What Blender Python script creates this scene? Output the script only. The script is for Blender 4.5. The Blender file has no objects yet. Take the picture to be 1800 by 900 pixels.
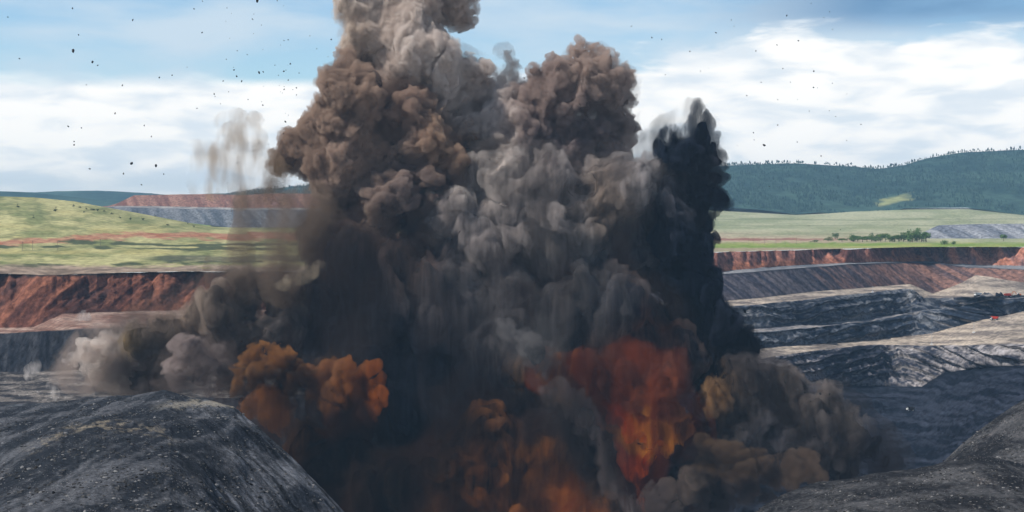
import bpy, math, random
import numpy as np
from math import radians

random.seed(7)
rng = np.random.default_rng(7)
C = bpy.context.scene.collection
S = bpy.context.scene

# ------------------------------------------------------------------ camera
# the photograph is 1800 x 900; focal length 2700 px of that, eye 70 m above the plain, horizon at row 370
F, EYE, HZ = 2700.0, 70.0, 370.0
cam_d = bpy.data.cameras.new('camera')
cam = bpy.data.objects.new('camera', cam_d)
C.objects.link(cam)
cam_d.sensor_width = 36.0
cam_d.lens = 36.0 * F / 1800.0
cam_d.shift_y = -(450 - HZ) / 1800.0
cam_d.clip_start = 1.0
cam_d.clip_end = 60000.0
cam.location = (0, 0, EYE)
cam.rotation_euler = (radians(90), 0, 0)
S.camera = cam

# ------------------------------------------------------------------ light
SUN_EL, SUN_AZ = 50.0, -108.0           # azimuth from +Y (view direction) towards +X; negative = from the left
sd = bpy.data.lights.new('sun', 'SUN')
sd.energy = 5.0
sd.angle = radians(0.5)
sd.color = (1.0, 0.95, 0.88)
sun = bpy.data.objects.new('sun', sd)
C.objects.link(sun)
_d = (math.sin(radians(SUN_AZ)) * math.cos(radians(SUN_EL)), math.cos(radians(SUN_AZ)) * math.cos(radians(SUN_EL)), math.sin(radians(SUN_EL)))
from mathutils import Vector
sun.rotation_euler = Vector(_d).to_track_quat('Z', 'Y').to_euler()
sun.location = (-3000, 1000, 4000)

W = bpy.data.worlds.new('World')
S.world = W
W.use_nodes = True
S.view_settings.view_transform = 'Standard'
S.view_settings.look = 'None'
S.view_settings.gamma = 1.0
S.view_settings.exposure = 0.0
S.cycles.use_denoising = True
S.cycles.use_adaptive_sampling = True
S.cycles.adaptive_threshold = 0.02
S.cycles.max_bounces = 6
S.cycles.diffuse_bounces = 2
S.cycles.volume_bounces = 4
S.cycles.transparent_max_bounces = 8
S.cycles.volume_max_steps = 256
S.cycles.caustics_reflective = False
S.cycles.caustics_refractive = False


class NT:
    """small node-tree writer"""
    def __init__(self, tree):
        self.t = tree
        tree.nodes.clear()

    def n(self, typ, **kw):
        nd = self.t.nodes.new(typ)
        for k, v in kw.items():
            if k.startswith('i_'):
                nd.inputs[k[2:]].default_value = v
            else:
                setattr(nd, k, v)
        return nd

    def put(self, sock, v):
        if isinstance(v, bpy.types.NodeSocket):
            self.t.links.new(v, sock)
        elif v is not None:
            sock.default_value = v

    def m(self, op, a, b=None, c=None, clamp=False):
        nd = self.t.nodes.new('ShaderNodeMath')
        nd.operation = op
        nd.use_clamp = clamp
        self.put(nd.inputs[0], a)
        self.put(nd.inputs[1], b)
        self.put(nd.inputs[2], c)
        return nd.outputs[0]

    def ramp(self, v, a, b, lo=0.0, hi=1.0):
        nd = self.t.nodes.new('ShaderNodeMapRange')
        nd.interpolation_type = 'SMOOTHSTEP'
        self.put(nd.inputs[0], v)
        for k, q in zip((1, 2, 3, 4), (a, b, lo, hi)):
            self.put(nd.inputs[k], q)
        return nd.outputs[0]

    def mix(self, f, a, b, blend='MIX'):
        nd = self.t.nodes.new('ShaderNodeMix')
        nd.data_type = 'RGBA'
        nd.blend_type = blend
        self.put(nd.inputs[0], f)
        self.put(nd.inputs[6], a)
        self.put(nd.inputs[7], b)
        return nd.outputs[2]

    def xyz(self, x, y, z):
        nd = self.t.nodes.new('ShaderNodeCombineXYZ')
        for k, q in enumerate((x, y, z)):
            self.put(nd.inputs[k], q)
        return nd.outputs[0]

    def noise(self, vec, scale, detail=4.0, rough=0.5, dist=0.0):
        nd = self.n('ShaderNodeTexNoise')
        self.put(nd.inputs['Vector'], vec)
        nd.inputs['Scale'].default_value = scale
        nd.inputs['Detail'].default_value = detail
        nd.inputs['Roughness'].default_value = rough
        nd.inputs['Distortion'].default_value = dist
        return nd.outputs[0]


def build_sky():
    t = NT(W.node_tree)
    tc = t.n('ShaderNodeTexCoord')
    sep = t.n('ShaderNodeSeparateXYZ')
    t.put(sep.inputs[0], tc.outputs['Generated'])
    az = t.m('ARCTAN2', sep.outputs[0], sep.outputs[1])
    el = t.m('ARCSINE', sep.outputs[2])
    sky = t.n('ShaderNodeTexSky', sky_type='NISHITA', sun_disc=False, sun_elevation=radians(SUN_EL), sun_rotation=radians(SUN_AZ),
              altitude=600, air_density=1.0, dust_density=0.3, ozone_density=2.5)
    # sky coordinates in degrees
    A = t.m('MULTIPLY', az, 57.2958)
    E = t.m('MULTIPLY', el, 57.2958)
    far = t.xyz(t.m('MULTIPLY', A, 0.30), t.m('MULTIPLY', E, 1.0), 3.0)
    wide = t.xyz(t.m('MULTIPLY', A, 0.14), t.m('MULTIPLY', E, 0.55), 11.0)
    base = t.mix(1.0, sky.outputs[0], t.mix(t.ramp(E, 8.5, 16.0), (1.38, 1.52, 1.55, 1), (0.62, 0.72, 0.80, 1)), 'MULTIPLY')
    n1 = t.noise(far, 0.8, 6, 0.5, 0.2)
    n2 = t.noise(wide, 0.9, 5, 0.5, 0.2)
    n3 = t.noise(far, 1.3, 4, 0.45, 0.3)
    # the cloud bank: top edge near 4.8 deg on the left, 6.6 deg on the right
    top = t.ramp(A, -6.0, 9.0, 4.75, 6.3)
    h = t.m('SUBTRACT', E, top)
    h = t.m('ADD', h, t.m('MULTIPLY', t.m('SUBTRACT', n1, 0.5), t.ramp(A, -8.0, 4.0, 0.9, 4.0)))
    bank = t.ramp(h, 0.30, -0.30)
    # high thin cloud over the blue
    thin = t.ramp(n2, 0.34, 0.66, 0.0, 0.9)
    high = t.ramp(t.noise(t.xyz(t.m('MULTIPLY', A, 0.04), t.m('MULTIPLY', E, 0.07), 5.0), 1.0, 5, 0.55), 0.42, 0.62)
    over = t.ramp(E, 9.0, 14.0)
    thin = t.mix(over, thin, t.m('MULTIPLY', high, 0.45))
    c_thin = (7.2, 8.6, 9.8, 1)
    col = t.mix(thin, base, c_thin)
    # slate cloud in the upper right
    slate = t.m('MULTIPLY', t.ramp(A, 5.0, 15.0), t.ramp(E, 6.1, 7.3))
    slate = t.m('MULTIPLY', slate, t.ramp(n2, 0.30, 0.6, 0.55, 1.0))
    slate = t.m('MULTIPLY', slate, t.ramp(E, 16.0, 10.0))
    col = t.mix(slate, col, (1.5, 3.3, 5.8, 1))
    # body of the bank: white with blue-grey bellies
    belly = t.ramp(t.m('ADD', n3, t.m('MULTIPLY', n2, 0.6)), 0.70, 1.0, 0.0, 0.8)
    cw = t.mix(belly, (12.6, 12.4, 12.0, 1), (8.2, 9.3, 10.3, 1))
    low = t.ramp(E, 1.6, 0.2, 0.0, 0.5)
    cw = t.mix(low, cw, (11.4, 11.3, 10.6, 1))
    col = t.mix(bank, col, cw)
    bg = t.n('ShaderNodeBackground')
    t.put(bg.inputs[0], col)
    bg.inputs[1].default_value = 0.09
    out = t.n('ShaderNodeOutputWorld')
    t.t.links.new(bg.outputs[0], out.inputs[0])


build_sky()

# ------------------------------------------------------------------ numpy noise
def _hash(ix, iy, iz, seed):
    h = (ix.astype(np.uint32) * np.uint32(374761393) + iy.astype(np.uint32) * np.uint32(668265263)
         + iz.astype(np.uint32) * np.uint32(2147483647) + np.uint32((seed * 974634777) & 0xffffffff))
    h = (h ^ (h >> np.uint32(13))) * np.uint32(1274126177)
    h = (h ^ (h >> np.uint32(16))) * np.uint32(2246822519)
    return h ^ (h >> np.uint32(15))


def vnoise(x, y, z, seed=0):
    x, y, z = np.broadcast_arrays(np.asarray(x, float), np.asarray(y, float), np.asarray(z, float))
    fx, fy, fz = np.floor(x), np.floor(y), np.floor(z)
    ix, iy, iz = fx.astype(np.int64), fy.astype(np.int64), fz.astype(np.int64)
    tx, ty, tz = x - fx, y - fy, z - fz
    tx = tx * tx * tx * (tx * (tx * 6 - 15) + 10)
    ty = ty * ty * ty * (ty * (ty * 6 - 15) + 10)
    tz = tz * tz * tz * (tz * (tz * 6 - 15) + 10)
    out = 0
    for a in (0, 1):
        for b in (0, 1):
            for c in (0, 1):
                w = (tx if a else 1 - tx) * (ty if b else 1 - ty) * (tz if c else 1 - tz)
                out = out + w * (_hash(ix + a, iy + b, iz + c, seed) / 4294967295.0)
    return out * 2 - 1


def fbm(x, y, z=0.0, octv=4, seed=0, gain=0.5):
    s, a, f, n = 0, 1.0, 1.0, 0.0
    for i in range(octv):
        s = s + a * vnoise(x * f, y * f, z * f + i * 7.3, seed + i)
        n += a
        a *= gain
        f *= 2.03
    return s / n


def ridge(x, y, z=0.0, octv=4, seed=0):
    s, a, f, n = 0, 1.0, 1.0, 0.0
    for i in range(octv):
        s = s + a * (1 - 2 * np.abs(vnoise(x * f, y * f, z * f + i * 3.1, seed + i)))
        n += a
        a *= 0.5
        f *= 2.07
    return s / n


def worley(x, y, z, seed=0):
    fx, fy, fz = np.floor(x), np.floor(y), np.floor(z)
    ix, iy, iz = fx.astype(np.int64), fy.astype(np.int64), fz.astype(np.int64)
    best = np.full(x.shape, 9.0)
    for a in (-1, 0, 1):
        for b in (-1, 0, 1):
            for c in (-1, 0, 1):
                h = _hash(ix + a, iy + b, iz + c, seed)
                px = a + (h & 1023) / 1023.0
                py = b + ((h >> np.uint32(10)) & 1023) / 1023.0
                pz = c + ((h >> np.uint32(20)) & 1023) / 1023.0
                d = (px - (x - fx)) ** 2 + (py - (y - fy)) ** 2 + (pz - (z - fz)) ** 2
                best = np.minimum(best, d)
    return np.sqrt(best)


def sm(a, b, v):
    t = np.clip((v - a) / (b - a), 0, 1)
    return t * t * (3 - 2 * t)


def lerp(a, b, t):
    return a + (b - a) * t


def cmix(c1, c2, t):
    c1, c2 = np.asarray(c1, float), np.asarray(c2, float)
    return c1 + (c2 - c1) * np.asarray(t)[..., None]


def P(px, py, Y):
    return ((px - 900) / F * Y, Y, EYE - (py - HZ) / F * Y)


# ------------------------------------------------------------------ mesh helpers
def mesh_np(name, verts, faces, col=None, smooth=True):
    """verts (n,3); faces (m,k) array"""
    me = bpy.data.meshes.new(name)
    verts = np.asarray(verts, np.float32)
    faces = np.asarray(faces, np.int32)
    m, k = faces.shape
    me.vertices.add(len(verts))
    me.vertices.foreach_set('co', verts.ravel())
    me.loops.add(m * k)
    me.loops.foreach_set('vertex_index', faces.ravel())
    me.polygons.add(m)
    me.polygons.foreach_set('loop_start', np.arange(0, m * k, k, dtype=np.int32))
    me.polygons.foreach_set('loop_total', np.full(m, k, np.int32))
    me.polygons.foreach_set('use_smooth', np.full(m, smooth, bool))
    me.update(calc_edges=True)
    if col is not None:
        a = me.color_attributes.new('tint', 'FLOAT_COLOR', 'POINT')
        rgba = np.ones((len(verts), 4), np.float32)
        rgba[:, :3] = np.clip(col, 0.001, 1)
        a.data.foreach_set('color', rgba.ravel())
    return me


def link(name, me, mat=None, parent=None, **props):
    o = bpy.data.objects.new(name, me)
    C.objects.link(o)
    if mat is not None:
        for m_ in (mat if isinstance(mat, (list, tuple)) else [mat]):
            me.materials.append(m_)
    if parent is not None:
        o.parent = parent
    for k, v in props.items():
        o[k] = v
    return o


def empty(name, loc, rz=0.0, **props):
    o = bpy.data.objects.new(name, None)
    o.empty_display_size = 1.0
    C.objects.link(o)
    o.location = loc
    o.rotation_euler = (0, 0, rz)
    for k, v in props.items():
        o[k] = v
    return o


class MB:
    """collects primitives into one mesh"""
    def __init__(self):
        self.v, self.f = [], []

    def add(self, vs, fs):
        b = len(self.v)
        self.v += [tuple(p) for p in vs]
        self.f += [tuple(i + b for i in q) for q in fs]
        return self

    def box(self, c, s, rx=0.0, ry=0.0, rz=0.0, taper=1.0):
        from mathutils import Euler
        R = Euler((rx, ry, rz)).to_matrix()
        vs = []
        for z in (-1, 1):
            k = taper if z > 0 else 1.0
            for y in (-1, 1):
                for x in (-1, 1):
                    vs.append(Vector(c) + R @ Vector((x * s[0] / 2 * k, y * s[1] / 2 * k, z * s[2] / 2)))
        return self.add(vs, [(0, 2, 3, 1), (4, 5, 7, 6), (0, 1, 5, 4), (2, 6, 7, 3), (0, 4, 6, 2), (1, 3, 7, 5)])

    def prism(self, poly, axis, a, b):
        """polygon in the plane normal to axis, extruded a..b"""
        n = len(poly)
        vs = []
        for w in (a, b):
            for (p, q) in poly:
                vs.append({'x': (w, p, q), 'y': (p, w, q), 'z': (p, q, w)}[axis])
        fs = [tuple(range(n))[::-1], tuple(range(n, 2 * n))]
        for i in range(n):
            j = (i + 1) % n
            fs.append((i, j, n + j, n + i))
        return self.add(vs, fs)

    def tube(self, p, q, r0, r1=None, n=10):
        p, q = Vector(p), Vector(q)
        r1 = r0 if r1 is None else r1
        d = (q - p).normalized()
        a = d.orthogonal().normalized()
        b = d.cross(a)
        vs = []
        for (c, r) in ((p, r0), (q, r1)):
            for i in range(n):
                t = 2 * math.pi * i / n
                vs.append(c + a * (r * math.cos(t)) + b * (r * math.sin(t)))
        fs = [tuple(range(n))[::-1], tuple(range(n, 2 * n))]
        for i in range(n):
            j = (i + 1) % n
            fs.append((i, j, n + j, n + i))
        return self.add(vs, fs)

    def build(self, name, mat, parent=None, bevel=0.0, smooth=False, **props):
        me = bpy.data.meshes.new(name)
        me.from_pydata([tuple(v) for v in self.v], [], self.f)
        me.update()
        if smooth:
            me.polygons.foreach_set('use_smooth', [True] * len(me.polygons))
        o = link(name, me, mat, parent, **props)
        if bevel:
            m_ = o.modifiers.new('bevel', 'BEVEL')
            m_.width = bevel
            m_.segments = 2
            m_.limit_method = 'ANGLE'
        return o


# ------------------------------------------------------------------ materials
def mat_surface(name, color=None, rough=0.9, attr=False, bump=0.0, bscale=0.5, vary=0.15, spec=0.04, metal=0.0, bump2=None, speck=None):
    """diffuse surface; colour from the vertex tint (attr) or a constant, with procedural grain"""
    m = bpy.data.materials.new(name)
    m.use_nodes = True
    t = NT(m.node_tree)
    geo = t.n('ShaderNodeNewGeometry')
    pos = geo.outputs['Position']
    if attr:
        a = t.n('ShaderNodeAttribute', attribute_name='tint')
        base = a.outputs['Color']
    else:
        r = t.n('ShaderNodeRGB')
        r.outputs[0].default_value = (*color, 1)
        base = r.outputs[0]
    if vary:
        nz = t.noise(pos, bscale, 6, 0.62)
        g = t.ramp(nz, 0.3, 0.7, 1 - vary, 1 + vary)
        base = t.mix(1.0, base, t.xyz(g, g, g), 'MULTIPLY')
    if speck:
        sc, thr, cc = speck
        v = t.n('ShaderNodeTexVoronoi')
        v.feature = 'F1'
        t.put(v.inputs['Vector'], pos)
        v.inputs['Scale'].default_value = sc
        pick = t.m('LESS_THAN', v.outputs['Distance'], 0.30)
        sp = t.n('ShaderNodeSeparateColor')
        t.put(sp.inputs[0], v.outputs['Color'])
        pick = t.m('MULTIPLY', pick, t.m('GREATER_THAN', sp.outputs[0], thr))
        clump = t.ramp(t.noise(pos, sc * 0.06, 4, 0.6), 0.42, 0.62)
        pick = t.m('MULTIPLY', pick, clump)
        base = t.mix(pick, base, (*cc, 1))
    b = t.n('ShaderNodeBsdfPrincipled')
    t.put(b.inputs['Base Color'], base)
    b.inputs['Roughness'].default_value = rough
    b.inputs['Specular IOR Level'].default_value = spec
    b.inputs['Metallic'].default_value = metal
    if bump:
        bn = t.n('ShaderNodeBump')
        bn.inputs['Strength'].default_value = 1.0
        bn.inputs['Distance'].default_value = bump
        hgt = t.noise(pos, bscale * 1.7, 8, 0.68)
        t.put(bn.inputs['Height'], hgt)
        t.put(b.inputs['Normal'], bn.outputs[0])
    out = t.n('ShaderNodeOutputMaterial')
    t.t.links.new(b.outputs[0], out.inputs[0])
    return m


def mat_volume(name, color, density, aniso=0.0):
    m = bpy.data.materials.new(name)
    m.use_nodes = True
    t = NT(m.node_tree)
    v = t.n('ShaderNodeVolumePrincipled')
    v.inputs['Color'].default_value = (*color, 1)
    v.inputs['Density'].default_value = density
    v.inputs['Anisotropy'].default_value = aniso
    out = t.n('ShaderNodeOutputMaterial')
    t.t.links.new(v.outputs[0], out.inputs['Volume'])
    m.cycles.homogeneous_volume = True
    return m


def mat_wisp(name, color, density, scale=0.06, lo=0.45, hi=0.7, zst=1.0, rate=0.12, seed=0.0, floor=0.0):
    """torn dust: noise-broken density, optionally drawn out downwards"""
    m = bpy.data.materials.new(name)
    m.use_nodes = True
    t = NT(m.node_tree)
    geo = t.n('ShaderNodeNewGeometry')
    sp = t.n('ShaderNodeSeparateXYZ')
    t.put(sp.inputs[0], geo.outputs['Position'])
    vec = t.xyz(sp.outputs[0], t.m('ADD', sp.outputs[1], seed), t.m('MULTIPLY', sp.outputs[2], 1.0 / zst))
    nz = t.noise(vec, scale, 4, 0.6, 0.4)
    d = t.ramp(nz, lo, hi, floor * density, density)
    v = t.n('ShaderNodeVolumePrincipled')
    v.inputs['Color'].default_value = (*color, 1)
    t.put(v.inputs['Density'], d)
    v.inputs['Anisotropy'].default_value = 0.1
    out = t.n('ShaderNodeOutputMaterial')
    t.t.links.new(v.outputs[0], out.inputs['Volume'])
    m.cycles.volume_step_rate = rate
    return m


M_rock = mat_surface('pit_rock', attr=True, bump=3.5, bscale=0.13, vary=0.45)
M_heap = mat_surface('spoil_gravel', attr=True, bump=0.9, bscale=0.5, vary=0.45, speck=(1.1, 0.80, (0.26, 0.25, 0.25)))
M_grass = mat_surface('meadow', attr=True, bump=2.0, bscale=0.09, vary=0.34)
M_hill = mat_surface('forest_floor', attr=True, bump=4.0, bscale=0.02, vary=0.25)


# ------------------------------------------------------------------ terrain lofts
def rowf(pts):
    xs = np.array([p[0] for p in pts], float)
    ys = np.array([p[1] for p in pts], float)
    return lambda u: np.interp(u, xs, ys)


def smooth_row(a, sig):
    k = np.exp(-0.5 * (np.arange(-3 * sig, 3 * sig + 1) / sig) ** 2)
    k /= k.sum()
    return np.convolve(np.pad(a, 3 * sig, mode='edge'), k, 'valid')


def loft(name, px, rows, strips, mat, kind='structure', top=None, wob=0.0, seed=0, obj_name=None, extra=None):
    """rows: polylines of photo pixels from far to near. The first takes its depth from top (('z', v) or ('Y', pts)).
    Each strip to the next row: dict(n=rows of faces, s=downward slope, col=function, amp=relief, gx=gully width). s None -> Y given."""
    px = np.asarray(px, float)
    pys = []
    for i, r in enumerate(rows):
        y = rowf(r)(px)
        w = strips[min(i, len(strips) - 1)].get('wob', wob)
        if w:
            y = y + w * fbm(px / 34.0, i * 9.1, seed + 0.5, 4, seed + i)
        pys.append(y)
    k0 = (pys[0] - HZ) / F
    if top[0] == 'z':
        Y = (EYE - top[1]) / k0
    else:
        Y = rowf(top[1])(px)
    Ys = [Y]
    for i, st in enumerate(strips):
        k = (pys[i + 1] - HZ) / F
        z0 = EYE - (pys[i] - HZ) / F * Ys[i]
        if st.get('Y') is not None:
            Ys.append(rowf(st['Y'])(px) if isinstance(st['Y'], (list, tuple)) else np.full_like(px, st['Y']))
        else:
            s = st['s']
            Ys.append((EYE - z0 + s * Ys[i]) / (k + s))
        Ys[-1] = smooth_row(Ys[-1], st.get('sig', 14 if st.get('Y') is None else 45))
    pos, tt, si, PX, PY = [], [], [], [], []
    for i, st in enumerate(strips):
        n = st['n']
        last = i == len(strips) - 1
        a = np.stack([(px - 900) / F * Ys[i], Ys[i], EYE - (pys[i] - HZ) / F * Ys[i]], -1)
        b = np.stack([(px - 900) / F * Ys[i + 1], Ys[i + 1], EYE - (pys[i + 1] - HZ) / F * Ys[i + 1]], -1)
        for j in range(n + (1 if last else 0)):
            t = j / n
            p = a + (b - a) * t
            pos.append(p)
            tt.append(np.full(len(px), t))
            si.append(np.full(len(px), i))
            PX.append(px)
            PY.append(HZ + (EYE - p[:, 2]) / p[:, 1] * F)
    pos = np.array(pos)
    tt, si, PX, PY = map(np.array, (tt, si, PX, PY))
    # normals of the undisturbed sheet
    du = np.gradient(pos, axis=1)
    dv = np.gradient(pos, axis=0)
    nr = np.cross(dv, du)
    nr /= np.linalg.norm(nr, axis=-1, keepdims=True) + 1e-9
    nr *= np.where(nr[..., 2:3] < 0, -1, 1)
    X, Yw, Z = pos[..., 0], pos[..., 1], pos[..., 2]
    col = np.zeros(pos.shape)
    disp = np.zeros(X.shape)
    for i, st in enumerate(strips):
        msk = si == i
        x, y, z, t, u, v = X[msk], Yw[msk], Z[msk], tt[msk], PX[msk], PY[msk]
        amp = st.get('amp', 0.0)
        win = np.sin(np.pi * np.clip(t, 0, 1)) ** 0.6 if st.get('win', True) else 1.0
        g = st.get('gx', 14.0)
        if amp:
            if st.get('gully', True):
                sh = st.get('shear', 0.3)
                d = 0.8 * ridge((x + sh * z) / g, z / (g * 5.0), y / (g * 7), 4, seed + i * 11)
                d = d + 1.0 * fbm((x + sh * z) / (g * 2), y / (g * 2), z / (g * 2), 5, seed + 5 + i, .6)
            else:
                d = fbm(x / g, y / g, z / g, 7, seed + 3 + i, 0.62)
            if st.get('steps'):
                d = d + st['steps'] / amp * (0.5 - ledge(x, z))
            disp[msk] = amp * d * win
        col[msk] = st['col'](x, y, z, t, u, v)
    pos = pos + nr * disp[..., None]
    if extra is not None:
        pos, col = extra(pos, col, PX, PY)
    R_, Cn = X.shape
    idx = np.arange(R_ * Cn).reshape(R_, Cn)
    faces = np.stack([idx[:-1, :-1], idx[1:, :-1], idx[1:, 1:], idx[:-1, 1:]], -1).reshape(-1, 4)
    me = mesh_np(name, pos.reshape(-1, 3), faces, col.reshape(-1, 3))
    return link(name, me, mat, kind=kind), pos, PX, PY


def c_flat(c, c2=None, sc=30.0, st=3.0, seed=1, k=1.0):
    """a level bench: broad stains stretched along X"""
    c2 = c if c2 is None else c2
    def f(x, y, z, t, u, v):
        n = fbm(x / sc, y / (sc * st), 0.3, 5, seed)
        return cmix(c, c2, np.clip(0.5 + n * 1.6 * k, 0, 1))
    return f


def c_wall(c, c2, gx=10.0, shear=0.4, seed=1, c3=None, top=None, k=1.6):
    def f(x, y, z, t, u, v):
        q = x + shear * z
        n = fbm(q / gx, z / (gx * 4), y / (gx * 8), 5, seed, 0.62)
        col = cmix(c, c2, np.clip(0.5 + n * k, 0, 1))
        if c3 is not None:
            m3 = fbm(x / (gx * 7), z / (gx * 3), 0.7, 3, seed + 9)
            m3 = sm(0.0, 0.5, m3 + 0.35 * fbm(q / (gx * .5), z / (gx * 3), 0, 3, seed + 2))
            col = cmix(col, c3, 0) * (1 - m3[..., None]) + np.asarray(c3) * m3[..., None]
        if top is not None:
            w = sm(0.10, 0.0, t + 0.05 * fbm(x / 6, z / 6, 0, 3, seed + 4))
            col = col * (1 - w[..., None]) + np.asarray(top) * w[..., None]
        return col
    return f


def ledge(x, z, h=13.0):
    return np.mod(z / h + 1.1 * fbm(x / 130, z / 90, 0.2, 4, 331) + .25 * fbm(x / 17, z / 30, 0.2, 3, 332), 1.0)


def c_strata(c, c2, freq=0.14, seed=1, dark=(0.012, 0.016, 0.026)):
    """folded seams: bands warped by large noise"""
    def f(x, y, z, t, u, v):
        w = fbm(x / 120.0, z / 60.0, 0.4, 3, seed) * 26 + 6 * fbm(x / 25, z / 20, 0, 3, seed + 1)
        b = np.sin((z + w) * freq * 6.28) * 0.5 + 0.5 * vnoise((z + w) * freq * 2.3, x / 90.0, 0, seed + 2)
        n = fbm(x / 6.0, z / 5.0, y / 30, 4, seed + 3, 0.65)
        big = fbm(x / 70, z / 50, y / 90, 3, seed + 8)
        col = cmix(c, c2, np.clip(0.42 + 0.45 * b + n * 1.5 + big * .9, 0, 1))
        s = sm(0.35, 0.75, b + n * 0.7 - big * .5)
        col = col * (1 - s[..., None]) + np.asarray(dark) * s[..., None]
        lg = ledge(x, z)
        pale = sm(.74, .86, lg) * sm(.99, .93, lg) * sm(-.35, .25, fbm(x / 40, z / 20, y / 60, 3, seed + 12))
        col = col * (1 - .7 * pale[..., None]) + np.array((.27, .25, .235)) * .7 * pale[..., None]
        dk = sm(.10, .0, lg) * .7
        return col * (1 - dk[..., None]) + np.asarray(dark) * dk[..., None]
    return f


# ---- colours (real surface reflectance)
RED, RED2, REDB = (0.20, 0.075, 0.05), (0.34, 0.15, 0.10), (0.09, 0.045, 0.04)
COAL, COAL2 = (0.022, 0.025, 0.032), (0.06, 0.065, 0.075)
SLATE, SLATE2 = (0.055, 0.065, 0.085), (0.16, 0.165, 0.18)
SAND, SAND2 = (0.46, 0.39, 0.32), (0.30, 0.26, 0.235)
GRS, GRS2, DRY = (0.15, 0.22, 0.05), (0.30, 0.32, 0.09), (0.36, 0.31, 0.13)


def ground_sheet():
    xs = np.linspace(-15000, 15000, 61)
    ys = np.concatenate([np.linspace(3300, 8000, 24), np.linspace(8400, 19000, 20)])
    X, Y = np.meshgrid(xs, ys)
    Z = np.full_like(X, -3.0)
    n = fbm(X / 500, Y / 500, 0, 4, 3)
    col = cmix(GRS, GRS2, np.clip(0.5 + n, 0, 1))
    idx = np.arange(X.size).reshape(X.shape)
    f = np.stack([idx[:-1, :-1], idx[1:, :-1], idx[1:, 1:], idx[:-1, 1:]], -1).reshape(-1, 4)
    link('ground', mesh_np('ground', np.stack([X, Y, Z], -1).reshape(-1, 3), f, col.reshape(-1, 3)), M_grass, kind='structure')


ground_sheet()


# ---- left: grassy rise above the red wall
def col_rise(x, y, z, t, u, v):
    n = fbm(u / 60, v / 8, 0, 5, 21)
    n2 = fbm(u / 14, v / 2.2, 0, 4, 22)
    c = cmix((0.17, 0.19, 0.08), (0.42, 0.39, 0.19), np.clip(0.5 + n * 1.3 + n2 * .5, 0, 1))
    c = cmix(c, DRY, 0) * 1.0
    dry = sm(0.1, 0.5, fbm(u / 120, v / 12, 0.5, 3, 25)) * 0.6
    c = c * (1 - dry[..., None]) + np.array((0.42, 0.36, 0.15)) * dry[..., None]
    w = fbm(u / 30, v / 3, 1.0, 4, 24)
    # bare red soil band
    s = sm(7.5, 3.5, np.abs(v - np.interp(u, [-300, 0, 60, 250, 420, 700], [428, 428, 424, 413, 416, 418])) + w * 7)
    c = c * (1 - s[..., None]) + cmix((0.30, 0.12, 0.07), (0.42, 0.24, 0.15), np.clip(.5 + n2, 0, 1)) * s[..., None]
    # dark scrub lines
    for (yy, wd) in (([406, 424, 431, 428], 3.0), ([433, 434, 437, 438], 3.2), ([470, 466, 462, 456], 3.2)):
        yl = np.interp(u, [-300, 100, 300, 600], yy)
        s = sm(wd, wd * .3, np.abs(v - yl) + w * 5 + 1.2 + 2.0 * vnoise(u / 45., 3, yl[0] if hasattr(yl, '__len__') else 0, 29))
        c = c * (1 - s[..., None]) + np.array((0.07, 0.085, 0.045)) * s[..., None]
    s = sm(7, 3, np.abs(v - 455) + w * 5) * sm(235, 300, u) * .7
    c = c * (1 - s[..., None]) + np.array((0.05, 0.055, 0.05)) * s[..., None]
    # worked ground along the rim
    s = sm(463, 472, v + w * 6)
    c = c * (1 - s[..., None]) + cmix((0.16, 0.12, 0.09), (0.33, 0.25, 0.19), np.clip(.5 + w + n2, 0, 1)) * s[..., None]
    return c


pxL = np.arange(-420, 860, 2.2)
rimL = [(-500, 484), (0, 481), (80, 484), (220, 479), (330, 477), (450, 478), (1000, 470)]
RISE = loft('grassland', pxL,
     [[(-500, 380), (0, 380), (400, 400), (1000, 400)],
      [(-500, 338), (-100, 341), (0, 345), (60, 347), (130, 354), (250, 376), (370, 399), (470, 411), (1000, 416)],
      [(-500, 425), (0, 425), (400, 430), (1000, 432)], rimL],
     [dict(n=6, Y=[(-500, 3300), (400, 3200), (1000, 3300)], col=col_rise, amp=0),
      dict(n=46, Y=[(-500, 2350), (1000, 2350)], col=col_rise, amp=1.5, gully=False, gx=60),
      dict(n=44, Y=[(x_, (EYE) / ((y_ - HZ) / F)) for x_, y_ in rimL], col=col_rise, amp=0.9, gully=False, gx=14)],
     M_grass, top=('Y', [(-500, 4000), (1000, 4000)]), wob=0.4, seed=31)


def col_benchL(x, y, z, t, u, v):
    n = fbm(u / 40, v / 3, 0, 5, 41)
    c = cmix((0.20, 0.11, 0.085), (0.38, 0.27, 0.22), np.clip(.5 + 1.3 * n, 0, 1))
    return c


def col_rubble(x, y, z, t, u, v):
    n = fbm(u / 40, v / 4, 0, 5, 43)
    n2 = fbm(u / 3, v / 1.5, 0, 3, 44)
    c = cmix((0.035, 0.035, 0.04), (0.19, 0.17, 0.155), np.clip(.45 + 1.6 * n + n2 * .5, 0, 1))
    s = sm(0.62, 0.8, n2 + .25 * n)
    return c * (1 - s[..., None]) + np.array((0.45, 0.43, 0.42)) * s[..., None]


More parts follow.
